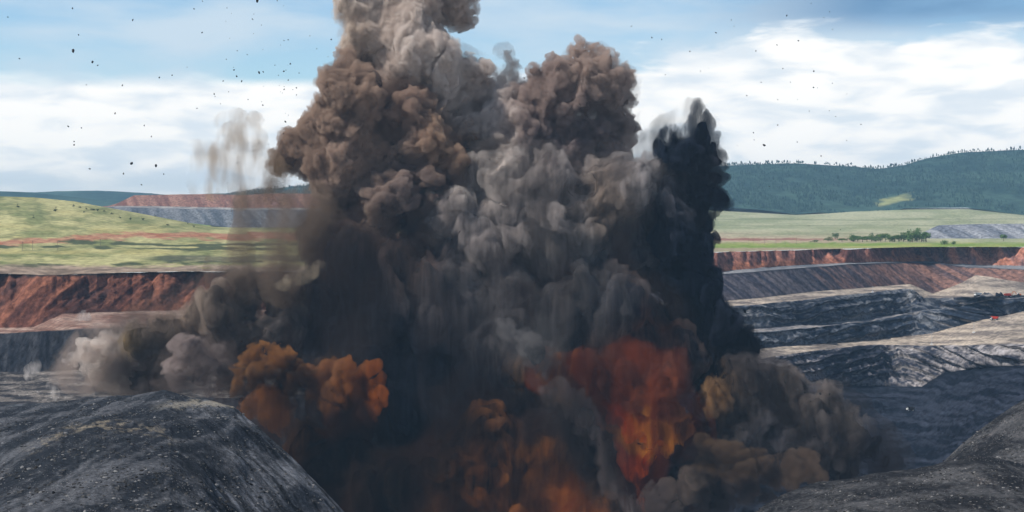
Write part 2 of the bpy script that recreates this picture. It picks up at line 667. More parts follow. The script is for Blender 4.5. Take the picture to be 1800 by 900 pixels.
loft('pit_slopes', pxL,
     [rimL,
      [(-500, 590), (0, 578), (60, 575), (110, 552), (250, 547), (420, 545), (1000, 545)],
      [(-500, 600), (0, 587), (60, 583), (200, 578), (420, 575), (1000, 570)],
      [(-500, 660), (0, 655), (140, 652), (300, 648), (1000, 650)],
      [(-500, 725), (0, 712), (200, 702), (420, 700), (1000, 700)],
     [(-500, 1000), (600, 1000), (1000, 1000)]],
     [dict(n=70, s=1.0, col=c_wall((0.085, 0.036, 0.028), (0.26, 0.105, 0.065), 11, -0.9, 51, c3=(0.085, 0.045, 0.04), top=(0.035, 0.03, 0.03), k=2.0), amp=5.5, gx=24, shear=-0.8),
      dict(n=10, s=0.01, col=col_benchL, amp=0.6, gully=False, gx=10),
      dict(n=44, s=1.1, col=c_wall((0.008, 0.01, 0.015), (0.045, 0.047, 0.055), 8, 0.1, 53, c3=(0.015, 0.018, 0.025)), amp=4.0, gx=20, shear=0.1),
      dict(n=60, s=0.01, col=col_rubble, amp=1.6, gully=False, gx=9),
      dict(n=40, s=1.4, col=c_wall(COAL, COAL2, 8, 0.1, 57), amp=3.0, gx=20)],
     M_rock, top=('z', 0.0), wob=1.6, seed=50)


# ---- right: plain, terraces, pit floor
pxR = np.arange(760, 2300, 2.0)
rimR = [(600, 442), (1260, 443), (1400, 439), (1500, 437), (1610, 434), (1800, 434), (2300, 436)]


def col_plain(x, y, z, t, u, v):
    n = fbm(u / 70, v / 5, 0, 5, 61)
    n2 = fbm(u / 12, v / 1.4, 0, 4, 62)
    c = cmix((0.25, 0.27, 0.15), (0.38, 0.375, 0.24), np.clip(.5 + n * 1.2 + n2 * .3, 0, 1))
    s = sm(404, 420, v + n * 8) * sm(1700, 1400, u)
    c = c * (1 - s[..., None]) + cmix((0.36, 0.27, 0.19), (0.42, 0.36, 0.24), np.clip(.5 + n2, 0, 1)) * s[..., None]
    s = sm(3.0, 0.5, np.abs(v - 421) + n2 * 2) * sm(1600, 1350, u)
    c = c * (1 - s[..., None]) + np.array((0.26, 0.12, 0.09)) * s[..., None]
    s = sm(424, 429, v + n2 * 3)
    g = cmix((0.16, 0.24, 0.05), (0.33, 0.33, 0.12), np.clip(.5 + n * 1.5, 0, 1) * 0.8)
    c = c * (1 - s[..., None]) + g * s[..., None]
    s = sm(434.5, 437.0, v + n2 * 1.5) * 0.8
    c = c * (1 - s[..., None]) + np.array((0.33, 0.25, 0.19)) * s[..., None]
    for yl, k in ((386, .5), (396, .35), (410, .3)):
        s = sm(1.3, .3, np.abs(v - yl - 2 * vnoise(u / 90, yl, 0, 65))) * k
        c = c * (1 - s[..., None]) + np.array((0.10, 0.13, 0.06)) * s[..., None]
    return c


PLAIN = loft('grassland', np.arange(560, 2700, 4.0),
     [[(500, 362), (1250, 362), (1500, 366), (1800, 366), (2300, 362)],
      [(500, 366), (1250, 370), (1400, 378), (1600, 368), (1700, 367), (1800, 378), (2000, 384), (2700, 384)],
      [(500, 395), (1250, 395), (1800, 397), (2700, 398)],
      [(500, 412), (1250, 414), (2700, 413)], rimR + [(2700, 436)]],
     [dict(n=3, Y=6600, col=col_plain),
      dict(n=24, Y=5400, col=col_plain, amp=3, gully=False, gx=150),
      dict(n=20, Y=4400, col=col_plain, amp=2, gully=False, gx=150),
      dict(n=36, Y=[(x_, EYE / ((y_ - HZ) / F)) for x_, y_ in rimR + [(2700, 436)]], col=col_plain, amp=.8, gully=False, gx=30)],
     M_grass, top=('Y', [(500, 7600), (2700, 7600)]), seed=60)

wallred = c_wall((0.20, 0.09, 0.07), (0.30, 0.15, 0.115), 14, 0.8, 71, c3=(0.50, 0.19, 0.09))


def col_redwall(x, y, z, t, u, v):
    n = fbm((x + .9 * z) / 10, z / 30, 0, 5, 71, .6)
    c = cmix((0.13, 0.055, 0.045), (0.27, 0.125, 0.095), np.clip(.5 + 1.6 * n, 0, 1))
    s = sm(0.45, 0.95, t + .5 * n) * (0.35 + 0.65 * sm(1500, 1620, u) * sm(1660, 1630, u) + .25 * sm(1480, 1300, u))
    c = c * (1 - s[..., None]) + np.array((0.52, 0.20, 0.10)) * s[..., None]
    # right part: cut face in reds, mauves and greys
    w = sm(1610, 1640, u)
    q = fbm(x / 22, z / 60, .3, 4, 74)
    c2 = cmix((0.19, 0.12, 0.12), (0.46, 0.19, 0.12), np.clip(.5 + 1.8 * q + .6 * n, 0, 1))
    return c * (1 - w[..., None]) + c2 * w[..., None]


def col_dark_wall(x, y, z, t, u, v):  # dark slate rock, redder towards the right, darkest along the top edge
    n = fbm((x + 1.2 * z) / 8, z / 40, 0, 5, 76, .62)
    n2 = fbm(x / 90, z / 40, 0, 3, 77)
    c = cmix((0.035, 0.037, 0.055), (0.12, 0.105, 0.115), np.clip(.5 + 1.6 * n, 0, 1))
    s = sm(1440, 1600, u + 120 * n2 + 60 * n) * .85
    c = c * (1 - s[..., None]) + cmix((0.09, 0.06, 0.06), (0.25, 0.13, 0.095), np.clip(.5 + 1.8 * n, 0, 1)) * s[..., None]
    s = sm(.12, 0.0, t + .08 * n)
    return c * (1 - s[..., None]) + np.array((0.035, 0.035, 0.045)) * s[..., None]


def col_sand(x, y, z, t, u, v):
    n = fbm(u / 50, v / 3.5, 0, 5, 78)
    n2 = fbm(u / 9, v / 1.5, 0, 4, 79)
    c = cmix((0.17, 0.145, 0.13), (0.48, 0.40, 0.32), np.clip(.55 + 1.5 * n + .6 * n2, 0, 1))
    tr = np.abs(np.sin((v - .05 * u + 2.5 * fbm(u / 60, v / 9, 0, 3, 87)) * 1.05))
    w = sm(.16, .04, tr) * sm(-.2, .3, fbm(u / 45, v / 5, 2, 3, 88)) * .55
    return c * (1 - w[..., None]) + np.array((0.11, 0.10, 0.10)) * w[..., None]


def col_grey_bench(x, y, z, t, u, v):
    n = fbm(u / 50, v / 3.5, 0, 5, 81)
    n2 = fbm(u / 7, v / 1.5, 0, 4, 82)
    return cmix((0.14, 0.14, 0.155), (0.34, 0.31, 0.29), np.clip(.5 + 1.4 * n + .6 * n2, 0, 1))


def col_floor(x, y, z, t, u, v):
    n = fbm(u / 60, v / 5, 0, 5, 83)
    n2 = fbm(u / 6, v / 2, 0, 4, 84)
    c = cmix((0.006, 0.009, 0.016), (0.030, 0.036, 0.054), np.clip(.42 + 1.6 * n + .7 * n2, 0, 1))
    s = sm(0.62, .8, n2 - .1) * .6
    return c * (1 - s[..., None]) + np.array((0.2, 0.2, 0.22)) * s[..., None]


def terr(pts):
    return [(600, pts[0][1])] + pts + [(2300, pts[-1][1])]


rowsR = [rimR,
         terr([(1260, 478), (1400, 466), (1560, 460), (1630, 460), (1680, 464), (1720, 466), (1800, 468)]),
         terr([(1240, 484), (1300, 480), (1400, 472), (1500, 464), (1600, 461), (1660, 463), (1700, 470), (1740, 471), (1800, 474)]),
         terr([(1240, 532), (1320, 526), (1420, 514), (1520, 506), (1600, 500), (1640, 517), (1690, 498), (1715, 484), (1740, 487), (1800, 497)]),
         terr([(1240, 541), (1320, 537), (1420, 527), (1520, 515), (1590, 508), (1606, 510), (1625, 524), (1700, 523), (1760, 521), (1800, 520)]),
         terr([(1240, 580), (1340, 578), (1440, 570), (1520, 561), (1580, 552), (1615, 548), (1640, 545), (1700, 535), (1760, 523), (1800, 523)]),
         terr([(1240, 585), (1340, 584), (1420, 577), (1500, 568), (1560, 560), (1620, 546), (1680, 538), (1740, 528), (1800, 524)]),
         terr([(1240, 620), (1340, 612), (1420, 606), (1500, 600), (1580, 594), (1620, 590), (1700, 570), (1760, 556), (1800, 547)]),
         terr([(1240, 632), (1340, 630), (1440, 616), (1530, 606), (1640, 608), (1740, 607), (1800, 605)]),
         terr([(1240, 690), (1340, 684), (1440, 674), (1480, 678), (1620, 680), (1660, 655), (1740, 646), (1800, 643)]),
         terr([(1240, 900), (1500, 840), (1580, 840), (1660, 830), (1740, 800), (1800, 760)]),
         terr([(1240, 1050), (1800, 1050)])]
TERR = loft('pit_terraces', pxR, rowsR,
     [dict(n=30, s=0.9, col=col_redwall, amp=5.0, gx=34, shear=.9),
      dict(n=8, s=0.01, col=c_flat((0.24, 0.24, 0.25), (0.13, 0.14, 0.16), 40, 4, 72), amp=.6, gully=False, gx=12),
      dict(n=46, s=0.62, col=col_dark_wall, amp=5.0, gx=30, shear=1.0, wob=1.0),
      dict(n=12, s=0.01, col=col_sand, amp=.8, gully=False, gx=20, wob=1.0),
      dict(n=44, s=0.9, col=c_strata((0.028, 0.036, 0.055), (0.19, 0.195, 0.205), 0.09, 91), amp=11.0, steps=8.0, gx=26, shear=.3),
      dict(n=8, s=0.03, col=col_grey_bench, amp=.5, gully=False, gx=14),
      dict(n=44, s=0.9, col=c_strata((0.022, 0.032, 0.052), (0.17, 0.18, 0.20), 0.11, 92), amp=12.0, steps=8.0, gx=20, shear=.7),
      dict(n=26, s=0.02, col=col_sand, amp=1.2, gully=False, gx=30),
      dict(n=64, s=0.95, col=c_strata((0.03, 0.034, 0.05), (0.33, 0.305, 0.305), 0.07, 93), amp=13.0, steps=8.0, gx=24, shear=.2),
      dict(n=84, s=0.03, col=col_floor, amp=17.0, gully=False, gx=85, win=True),
      dict(n=14, s=0.03, col=col_floor, amp=3.0, gully=False, gx=50)],
     M_rock, top=('z', 0.0), wob=2.6, seed=70)


# ---- near spoil heaps
def heap_disp(x, y, g):
    return 0


def col_heapL(x, y, z, t, u, v):
    n = fbm(x / 30, y / 30, 0, 5, 101)
    n2 = fbm(x / 2.2, y / 4.0, z / 2.2, 4, 102, .62)
    q = fbm((x - .9 * (EYE - z)) / 4.5, (x + .9 * (EYE - z)) / 45, 0, 5, 103, .6)
    c = cmix((0.018, 0.021, 0.027), (0.085, 0.088, 0.098), np.clip(.42 + 1.2 * n + 1.3 * q + .8 * n2, 0, 1))
    fl = sm(260, 420, u)
    q2 = fbm((x * 1.0 + .55 * y) / 3.0, (y - .4 * x) / 50, 0, 5, 108, .62)
    c = c * (1 + (.9 * np.clip(q2 * 2.2, -.8, 1.2) * fl)[..., None])
    # broken yellowish rock along the shoulder
    b = np.interp(u, [0, 60, 120, 200, 290, 300, 420], [800, 790, 755, 748, 762, 775, 760])
    s = sm(15, 3, np.abs(v - b) + 26 * np.abs(n2)) * sm(20, 90, u) * sm(330, 280, u) * sm(-.15, .25, fbm(x / 5, y / 7, 0, 3, 107))
    c = c * (1 - .65 * s[..., None]) + np.array((0.25, 0.21, 0.155)) * .65 * s[..., None]
    b = np.interp(u, [250, 330, 380, 460], [708, 703, 702, 712])
    s = sm(7, 2, np.abs(v - b - 6) + 8 * n2) * sm(255, 330, u)
    c = c * (1 - .7 * s[..., None]) + np.array((0.28, 0.25, 0.20)) * .7 * s[..., None]
    s = sm(.5, .7, n2 + .25 * q)
    return c * (1 - s[..., None]) + np.array((0.21, 0.21, 0.22)) * s[..., None]


pxH = np.arange(-420, 900, 1.9)
crestL = [(-500, 745), (0, 714), (60, 712), (150, 700), (230, 694), (290, 686), (340, 700), (370, 704), (410, 716), (450, 745), (490, 782), (530, 820), (570, 862), (610, 905), (700, 990), (900, 1150)]
HEAPL = loft('spoil_terrain', pxH,
     [[(x_, y_ + 60) for x_, y_ in crestL], crestL,
      [(-500, 860), (0, 812), (60, 792), (120, 780), (200, 774), (300, 790), (360, 830), (420, 900), (500, 990), (620, 1060), (900, 1250)],
      [(-500, 1050), (0, 1040), (300, 1060), (600, 1200), (900, 1400)],
      [(-500, 1500), (900, 1600)]],
     [dict(n=14, Y=[(-500, 900), (0, 900), (290, 880), (610, 700), (900, 600)], col=col_heapL, amp=0),
      dict(n=90, Y=[(-500, 640), (0, 640), (300, 640), (500, 560), (900, 430)], col=col_heapL, amp=3.0, gx=30, gully=False, wob=4),
      dict(n=110, Y=[(-500, 380), (0, 380), (900, 300)], col=col_heapL, amp=2.4, gx=24, gully=False, wob=5),
      dict(n=30, Y=[(-500, 150), (900, 150)], col=col_heapL, amp=.8, gx=10)],
     M_heap, top=('Y', [(-500, 1060), (290, 1000), (610, 860), (900, 700)]), seed=100, wob=5)


def col_heapR(x, y, z, t, u, v):
    n = fbm(x / 25, y / 25, 0, 5, 111)
    n2 = fbm(x / 1.8, y / 3.0, z / 1.8, 4, 112, .62)
    q = fbm((x + .9 * (EYE - z)) / 4, (x - .9 * (EYE - z)) / 40, 0, 4, 113)
    c = cmix((0.016, 0.017, 0.020), (0.080, 0.079, 0.082), np.clip(.42 + 1.1 * n + .7 * q + .8 * n2, 0, 1))
    s = sm(.05, .55, n2 + .5 * fbm(x / 8, y / 8, 0, 3, 114) - .2) * .0 + sm(.60, .8, n2 + .25 * n)
    c = c * (1 - s[..., None]) + np.array((0.36, 0.35, 0.35)) * s[..., None]
    s = sm(.5, .9, fbm(x / 9, y / 12, 0, 3, 116) + .4 * n2) * .5
    return c * (1 - s[..., None]) + np.array((0.15, 0.125, 0.115)) * s[..., None]


pxG = np.arange(1150, 2300, 1.9)
crestR = [(1100, 1100), (1250, 960), (1320, 903), (1350, 884), (1385, 865), (1440, 846), (1490, 842), (1530, 834), (1590, 826), (1640, 818), (1680, 806), (1720, 800), (1800, 815), (2300, 860)]
HEAPR = loft('spoil_terrain', pxG,
     [[(x_, y_ + 50) for x_, y_ in crestR], crestR,
      [(1100, 1250), (1320, 1010), (1500, 910), (1640, 890), (1800, 900), (2300, 930)],
      [(1100, 1350), (1400, 1100), (1800, 1060), (2300, 1060)],
      [(1100, 1600), (2300, 1600)]],
     [dict(n=14, Y=[(1100, 560), (1320, 640), (1500, 700), (1800, 640), (2300, 640)], col=col_heapR, amp=0),
      dict(n=70, Y=[(1100, 400), (1320, 480), (1500, 520), (2300, 480)], col=col_heapR, amp=2.8, gx=28, gully=False, wob=3),
      dict(n=70, Y=[(1100, 330), (2300, 330)], col=col_heapR, amp=1.8, gx=20, gully=False, wob=4),
      dict(n=20, Y=[(1100, 140), (2300, 140)], col=col_heapR, amp=.8, gx=9)],
     M_heap, top=('Y', [(1100, 700), (2300, 800)]), seed=110, wob=4)
# the ramp-like shoulder that rises to the right edge
crestS = [(1560, 900), (1620, 845), (1655, 815), (1690, 781), (1730, 748), (1770, 722), (1800, 702), (1850, 680), (2000, 640), (2300, 620)]
HEAPS = loft('spoil_terrain', np.arange(1560, 2300, 2.0),
     [[(x_, y_ + 60) for x_, y_ in crestS], crestS,
      [(1560, 960), (1655, 880), (1800, 860), (2300, 900)]],
     [dict(n=12, Y=[(1560, 860), (1655, 880), (1800, 900), (2300, 900)], col=col_heapR, amp=0),
      dict(n=90, Y=[(1560, 720), (2300, 690)], col=col_heapR, amp=2.5, gx=16, shear=-1.1)],
     M_heap, top=('Y', [(1560, 1000), (2300, 1060)]), seed=120, wob=4)


# ---- far dumps
def col_dumpL(x, y, z, t, u, v):
    n = fbm((x + 1.0 * z) / 22, z / 90, 0, 5, 131, .6)
    return cmix((0.17, 0.075, 0.06), (0.30, 0.16, 0.12), np.clip(.5 + 1.6 * n, 0, 1))


def col_dumpG(x, y, z, t, u, v):
    n = fbm((x + 1.0 * z) / 22, z / 90, 0, 5, 133, .6)
    return cmix((0.09, 0.10, 0.12), (0.19, 0.195, 0.21), np.clip(.5 + 1.6 * n, 0, 1))


loft('spoil_banks', np.arange(150, 1100, 2.2),
     [[(150, 372), (230, 352), (300, 348), (1100, 348)],
      [(150, 366), (195, 363), (236, 343), (300, 342), (360, 341), (420, 343), (480, 340), (960, 342), (1040, 400)],
      [(150, 367), (210, 362), (280, 363), (420, 366), (1100, 366)],
      [(150, 368), (190, 364), (260, 366), (420, 369), (1100, 369)],
      [(150, 372), (190, 370), (300, 388), (420, 402), (1100, 402)]],
     [dict(n=4, Y=5300, col=col_dumpL), dict(n=24, Y=5220, col=col_dumpL, amp=5, gx=50, shear=1),
      dict(n=4, Y=5120, col=c_flat((0.35, 0.33, 0.31), (0.2, 0.19, 0.19))), dict(n=26, Y=5020, col=col_dumpG, amp=6, gx=50, shear=1)],
     M_rock, top=('Y', [(150, 5600), (1100, 5600)]), seed=130, wob=.8)
loft('spoil_banks', np.arange(1600, 2500, 2.2),
     [[(1600, 418), (1650, 399), (1700, 398), (2500, 398)],
      [(1600, 416), (1622, 409), (1650, 396), (1700, 394), (1800, 393), (2500, 392)],
      [(1600, 421), (1700, 421), (2500, 421)]],
     [dict(n=4, Y=4000, col=col_dumpG), dict(n=30, Y=3850, col=lambda *a: col_dumpG(*a) * 1.5, amp=7, gx=40, shear=1)],
     M_rock, top=('Y', [(1600, 4200), (2500, 4200)]), seed=135, wob=.8)


# ---- hills
def col_hill(x, y, z, t, u, v):
    n = fbm(x / 300, z / 60, 0, 5, 141)
    n2 = fbm(x / 40, z / 14, 0, 4, 142)
    c = cmix((0.018, 0.046, 0.046), (0.045, 0.088, 0.072), np.clip(.5 + n + .8 * n2, 0, 1))
    gl = sm(26, 10, np.abs(u - 1560 - (358 - v) * 2) * .6 + np.abs(v - 352) * 1.6 + n2 * 14)
    c = c * (1 - gl[..., None]) + np.array((0.26, 0.27, 0.12)) * gl[..., None]
    return c


HB, HBp, HBx, HBy = loft('hills', np.arange(340, 2500, 3.0),
     [[(340, 374), (560, 350), (1100, 330), (2500, 300)],
      [(340, 352), (450, 334), (560, 324), (1100, 300), (1265, 292), (1330, 289), (1400, 287), (1450, 290), (1500, 293), (1545, 297), (1590, 290), (1630, 278), (1690, 268), (1800, 263), (2000, 275), (2500, 300)],
      [(340, 362), (560, 345), (1100, 325), (1300, 322), (1500, 330), (1650, 318), (1800, 310), (2000, 320), (2500, 335)],
      [(500, 362), (1250, 364), (1330, 368), (1400, 377), (1440, 373), (1500, 381), (1545, 379), (1590, 366), (1700, 365), (1800, 378), (1900, 382), (2500, 380)]],
     [dict(n=4, Y=[(500, 8600), (2500, 8600)], col=col_hill), dict(n=30, Y=[(500, 7700), (2500, 7500)], col=col_hill, amp=26, gully=False, gx=420, win=True),
      dict(n=34, Y=[(500, 6700), (2500, 6500)], col=col_hill, amp=22, gully=False, gx=420)],
     M_hill, top=('Y', [(500, 9600), (2500, 9600)]), seed=140)

loft('hills', np.arange(-900, 1300, 5.0),
     [[(-900, 360), (1300, 360)],
      [(-900, 338), (-100, 334), (0, 336), (60, 338), (110, 336), (170, 335), (240, 338), (300, 343), (360, 341), (450, 338), (520, 331), (620, 326), (800, 320), (1300, 318)],
      [(-900, 378), (1300, 378)]],
     [dict(n=3, Y=12500, col=col_hill), dict(n=30, Y=10500, col=col_hill, amp=30, gully=False, gx=500)],
     M_hill, top=('Y', [(-900, 14500), (1300, 14500)]), seed=150, wob=.8)
loft('hills', np.arange(-900, 700, 5.0),
     [[(-900, 360), (700, 360)],
      [(-900, 332), (-100, 333), (0, 337), (40, 338), (80, 341), (120, 345), (180, 352), (700, 362)],
      [(-900, 378), (700, 378)]],
     [dict(n=3, Y=9900, col=col_hill), dict(n=20, Y=9000, col=col_hill, amp=20, gully=False, gx=400)],
     M_hill, top=('Y', [(-900, 11000), (700, 11000)]), seed=155, wob=.8)

# ------------------------------------------------------------------ haze
def haze():
    b = MB().box((0, 9800, 60), (34000, 20400, 760))
    o = b.build('haze', mat_volume('air', (0.36, 0.60, 0.88), 3.5e-5), kind='stuff')
    return o


haze()

# ------------------------------------------------------------------ smoke
import bmesh
def ico(sub):
    bm = bmesh.new()
    bmesh.ops.create_icosphere(bm, subdivisions=sub, radius=1.0)
    v = np.array([q.co[:] for q in bm.verts])
    f = np.array([[q.index for q in p.verts] for p in bm.faces])
    bm.free()
    return v, f


IV, IF = ico(2)


def spheres_mesh(name, cen, rad, grow=0.0):
    """cen (n,3), rad (n,3) -> mesh of all the balls"""
    n = len(cen)
    v = (cen[:, None, :] + IV[None] * (rad[:, None, :] + grow)).reshape(-1, 3)
    f = (IF[None] + (np.arange(n) * len(IV))[:, None, None]).reshape(-1, 3)
    return mesh_np(name, v, f)


def voxel_union(me, voxel):
    """the union of the balls as one closed skin"""
    o = bpy.data.objects.new('tmp', me)
    C.objects.link(o)
    m = o.modifiers.new('r', 'REMESH')
    m.mode = 'VOXEL'
    m.voxel_size = voxel
    dg = bpy.context.evaluated_depsgraph_get()
    ev = o.evaluated_get(dg)
    out = bpy.data.meshes.new_from_object(ev)
    bpy.data.objects.remove(o)
    bpy.data.meshes.remove(me)
    return out


# dye of the dust over the blast: (px, py, spread, reflectance), placed on the plane of the blast line
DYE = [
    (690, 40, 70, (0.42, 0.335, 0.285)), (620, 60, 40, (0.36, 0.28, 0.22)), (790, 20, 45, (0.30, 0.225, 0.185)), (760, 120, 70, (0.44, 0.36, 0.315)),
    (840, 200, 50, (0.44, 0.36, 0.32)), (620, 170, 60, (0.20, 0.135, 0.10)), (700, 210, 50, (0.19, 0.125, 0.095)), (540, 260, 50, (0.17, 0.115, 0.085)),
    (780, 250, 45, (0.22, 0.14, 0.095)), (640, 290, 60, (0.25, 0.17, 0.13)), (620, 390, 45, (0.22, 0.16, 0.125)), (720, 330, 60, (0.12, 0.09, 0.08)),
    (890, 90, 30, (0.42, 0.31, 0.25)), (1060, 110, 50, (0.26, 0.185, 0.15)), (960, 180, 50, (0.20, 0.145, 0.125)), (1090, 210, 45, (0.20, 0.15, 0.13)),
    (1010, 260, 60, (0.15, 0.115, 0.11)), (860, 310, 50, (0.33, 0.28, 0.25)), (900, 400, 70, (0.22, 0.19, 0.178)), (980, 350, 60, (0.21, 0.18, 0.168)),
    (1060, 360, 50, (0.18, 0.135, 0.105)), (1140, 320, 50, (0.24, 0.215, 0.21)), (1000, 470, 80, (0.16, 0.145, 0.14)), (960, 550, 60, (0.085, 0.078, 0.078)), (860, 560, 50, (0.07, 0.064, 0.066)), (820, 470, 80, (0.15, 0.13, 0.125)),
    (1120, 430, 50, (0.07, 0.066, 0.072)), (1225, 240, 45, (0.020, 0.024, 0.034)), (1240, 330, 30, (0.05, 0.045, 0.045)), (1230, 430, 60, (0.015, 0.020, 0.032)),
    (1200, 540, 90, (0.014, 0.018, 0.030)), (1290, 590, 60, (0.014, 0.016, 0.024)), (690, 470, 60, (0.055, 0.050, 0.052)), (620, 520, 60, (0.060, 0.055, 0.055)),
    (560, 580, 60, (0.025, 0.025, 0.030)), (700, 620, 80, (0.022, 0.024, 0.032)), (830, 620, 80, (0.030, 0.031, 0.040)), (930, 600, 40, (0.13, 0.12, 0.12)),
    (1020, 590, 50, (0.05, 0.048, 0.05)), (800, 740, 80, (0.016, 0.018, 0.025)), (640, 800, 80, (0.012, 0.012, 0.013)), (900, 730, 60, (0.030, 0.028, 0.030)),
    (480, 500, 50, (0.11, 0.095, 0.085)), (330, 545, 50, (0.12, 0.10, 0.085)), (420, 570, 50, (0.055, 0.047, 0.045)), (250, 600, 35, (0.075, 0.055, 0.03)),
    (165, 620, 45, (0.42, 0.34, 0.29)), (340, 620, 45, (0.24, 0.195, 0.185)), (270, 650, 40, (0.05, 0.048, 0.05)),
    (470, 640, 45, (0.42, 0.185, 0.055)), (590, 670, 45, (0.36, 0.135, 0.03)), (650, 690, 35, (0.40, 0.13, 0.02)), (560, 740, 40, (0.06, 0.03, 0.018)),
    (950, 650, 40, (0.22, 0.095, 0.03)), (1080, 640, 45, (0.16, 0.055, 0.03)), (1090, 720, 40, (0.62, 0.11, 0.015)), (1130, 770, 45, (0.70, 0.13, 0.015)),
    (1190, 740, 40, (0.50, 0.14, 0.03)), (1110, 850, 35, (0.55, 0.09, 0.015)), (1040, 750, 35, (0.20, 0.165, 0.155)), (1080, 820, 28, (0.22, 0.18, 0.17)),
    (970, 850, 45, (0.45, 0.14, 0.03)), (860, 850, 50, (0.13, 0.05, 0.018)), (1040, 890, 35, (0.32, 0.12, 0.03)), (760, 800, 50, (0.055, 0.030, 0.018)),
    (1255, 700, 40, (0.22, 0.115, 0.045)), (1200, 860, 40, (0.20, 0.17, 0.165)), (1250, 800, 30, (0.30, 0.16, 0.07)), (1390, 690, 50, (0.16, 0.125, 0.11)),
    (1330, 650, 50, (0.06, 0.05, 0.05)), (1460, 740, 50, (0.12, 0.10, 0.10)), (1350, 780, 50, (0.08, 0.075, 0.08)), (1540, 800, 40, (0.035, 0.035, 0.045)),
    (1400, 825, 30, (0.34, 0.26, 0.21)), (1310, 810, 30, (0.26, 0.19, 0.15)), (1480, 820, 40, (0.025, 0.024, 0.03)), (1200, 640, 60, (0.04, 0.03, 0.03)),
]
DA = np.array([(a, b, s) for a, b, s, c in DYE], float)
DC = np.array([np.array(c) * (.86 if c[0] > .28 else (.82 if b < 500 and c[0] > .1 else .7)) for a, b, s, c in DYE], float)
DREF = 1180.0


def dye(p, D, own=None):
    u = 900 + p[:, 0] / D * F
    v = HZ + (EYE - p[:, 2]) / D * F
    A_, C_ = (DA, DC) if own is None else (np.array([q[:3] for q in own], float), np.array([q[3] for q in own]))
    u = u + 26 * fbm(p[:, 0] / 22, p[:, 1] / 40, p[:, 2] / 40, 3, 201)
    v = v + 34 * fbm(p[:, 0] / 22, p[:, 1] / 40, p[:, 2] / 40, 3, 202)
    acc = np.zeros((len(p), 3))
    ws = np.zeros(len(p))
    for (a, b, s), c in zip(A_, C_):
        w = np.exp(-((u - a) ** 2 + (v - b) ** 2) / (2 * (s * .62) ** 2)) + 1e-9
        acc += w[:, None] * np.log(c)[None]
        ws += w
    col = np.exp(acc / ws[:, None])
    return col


def smoke_mat(name, scatter=0.0):
    m = bpy.data.materials.new(name)
    m.use_nodes = True
    t = NT(m.node_tree)
    a = t.n('ShaderNodeAttribute', attribute_name='tint')
    b = t.n('ShaderNodeBsdfDiffuse')
    t.put(b.inputs[0], a.outputs['Color'])
    b.inputs['Roughness'].default_value = 1.0
    geo = t.n('ShaderNodeNewGeometry')
    bn = t.n('ShaderNodeBump')
    bn.inputs['Distance'].default_value = 1.3
    t.put(bn.inputs['Height'], t.noise(geo.outputs['Position'], .33, 6, .62))
    t.put(b.inputs['Normal'], bn.outputs[0])
    out = t.n('ShaderNodeOutputMaterial')
    t.t.links.new(b.outputs[0], out.inputs[0])
    return m


M_smoke = smoke_mat('dust_cloud')


def largest_piece(me):
    n = len(me.vertices)
    e = np.empty(len(me.edges) * 2, np.int32)
    me.edges.foreach_get('vertices', e)
    e = e.reshape(-1, 2)
    lab = np.arange(n)
    while True:
        m_ = np.minimum(lab[e[:, 0]], lab[e[:, 1]])
        new = lab.copy()
        np.minimum.at(new, e[:, 0], m_)
        np.minimum.at(new, e[:, 1], m_)
        new = new[new]
        if (new == lab).all():
            break
        lab = new
    ids, cnt = np.unique(lab, return_counts=True)
    if len(ids) == 1:
        return me
    good = lab == ids[np.argmax(cnt)]
    bm = bmesh.new()
    bm.from_mesh(me)
    bm.verts.ensure_lookup_table()
    bmesh.ops.delete(bm, geom=[bm.verts[int(i)] for i in np.nonzero(~good)[0]], context='VERTS')
    bm.to_mesh(me)
    bm.free()
    return me


def albedo(R):
    """single-scattering albedo that makes thick dust look as bright as reflectance R"""
    R = np.clip(np.asarray(R, float), .003, .9)
    g = (1 - R) / (1 + R)
    return 1 - g * g


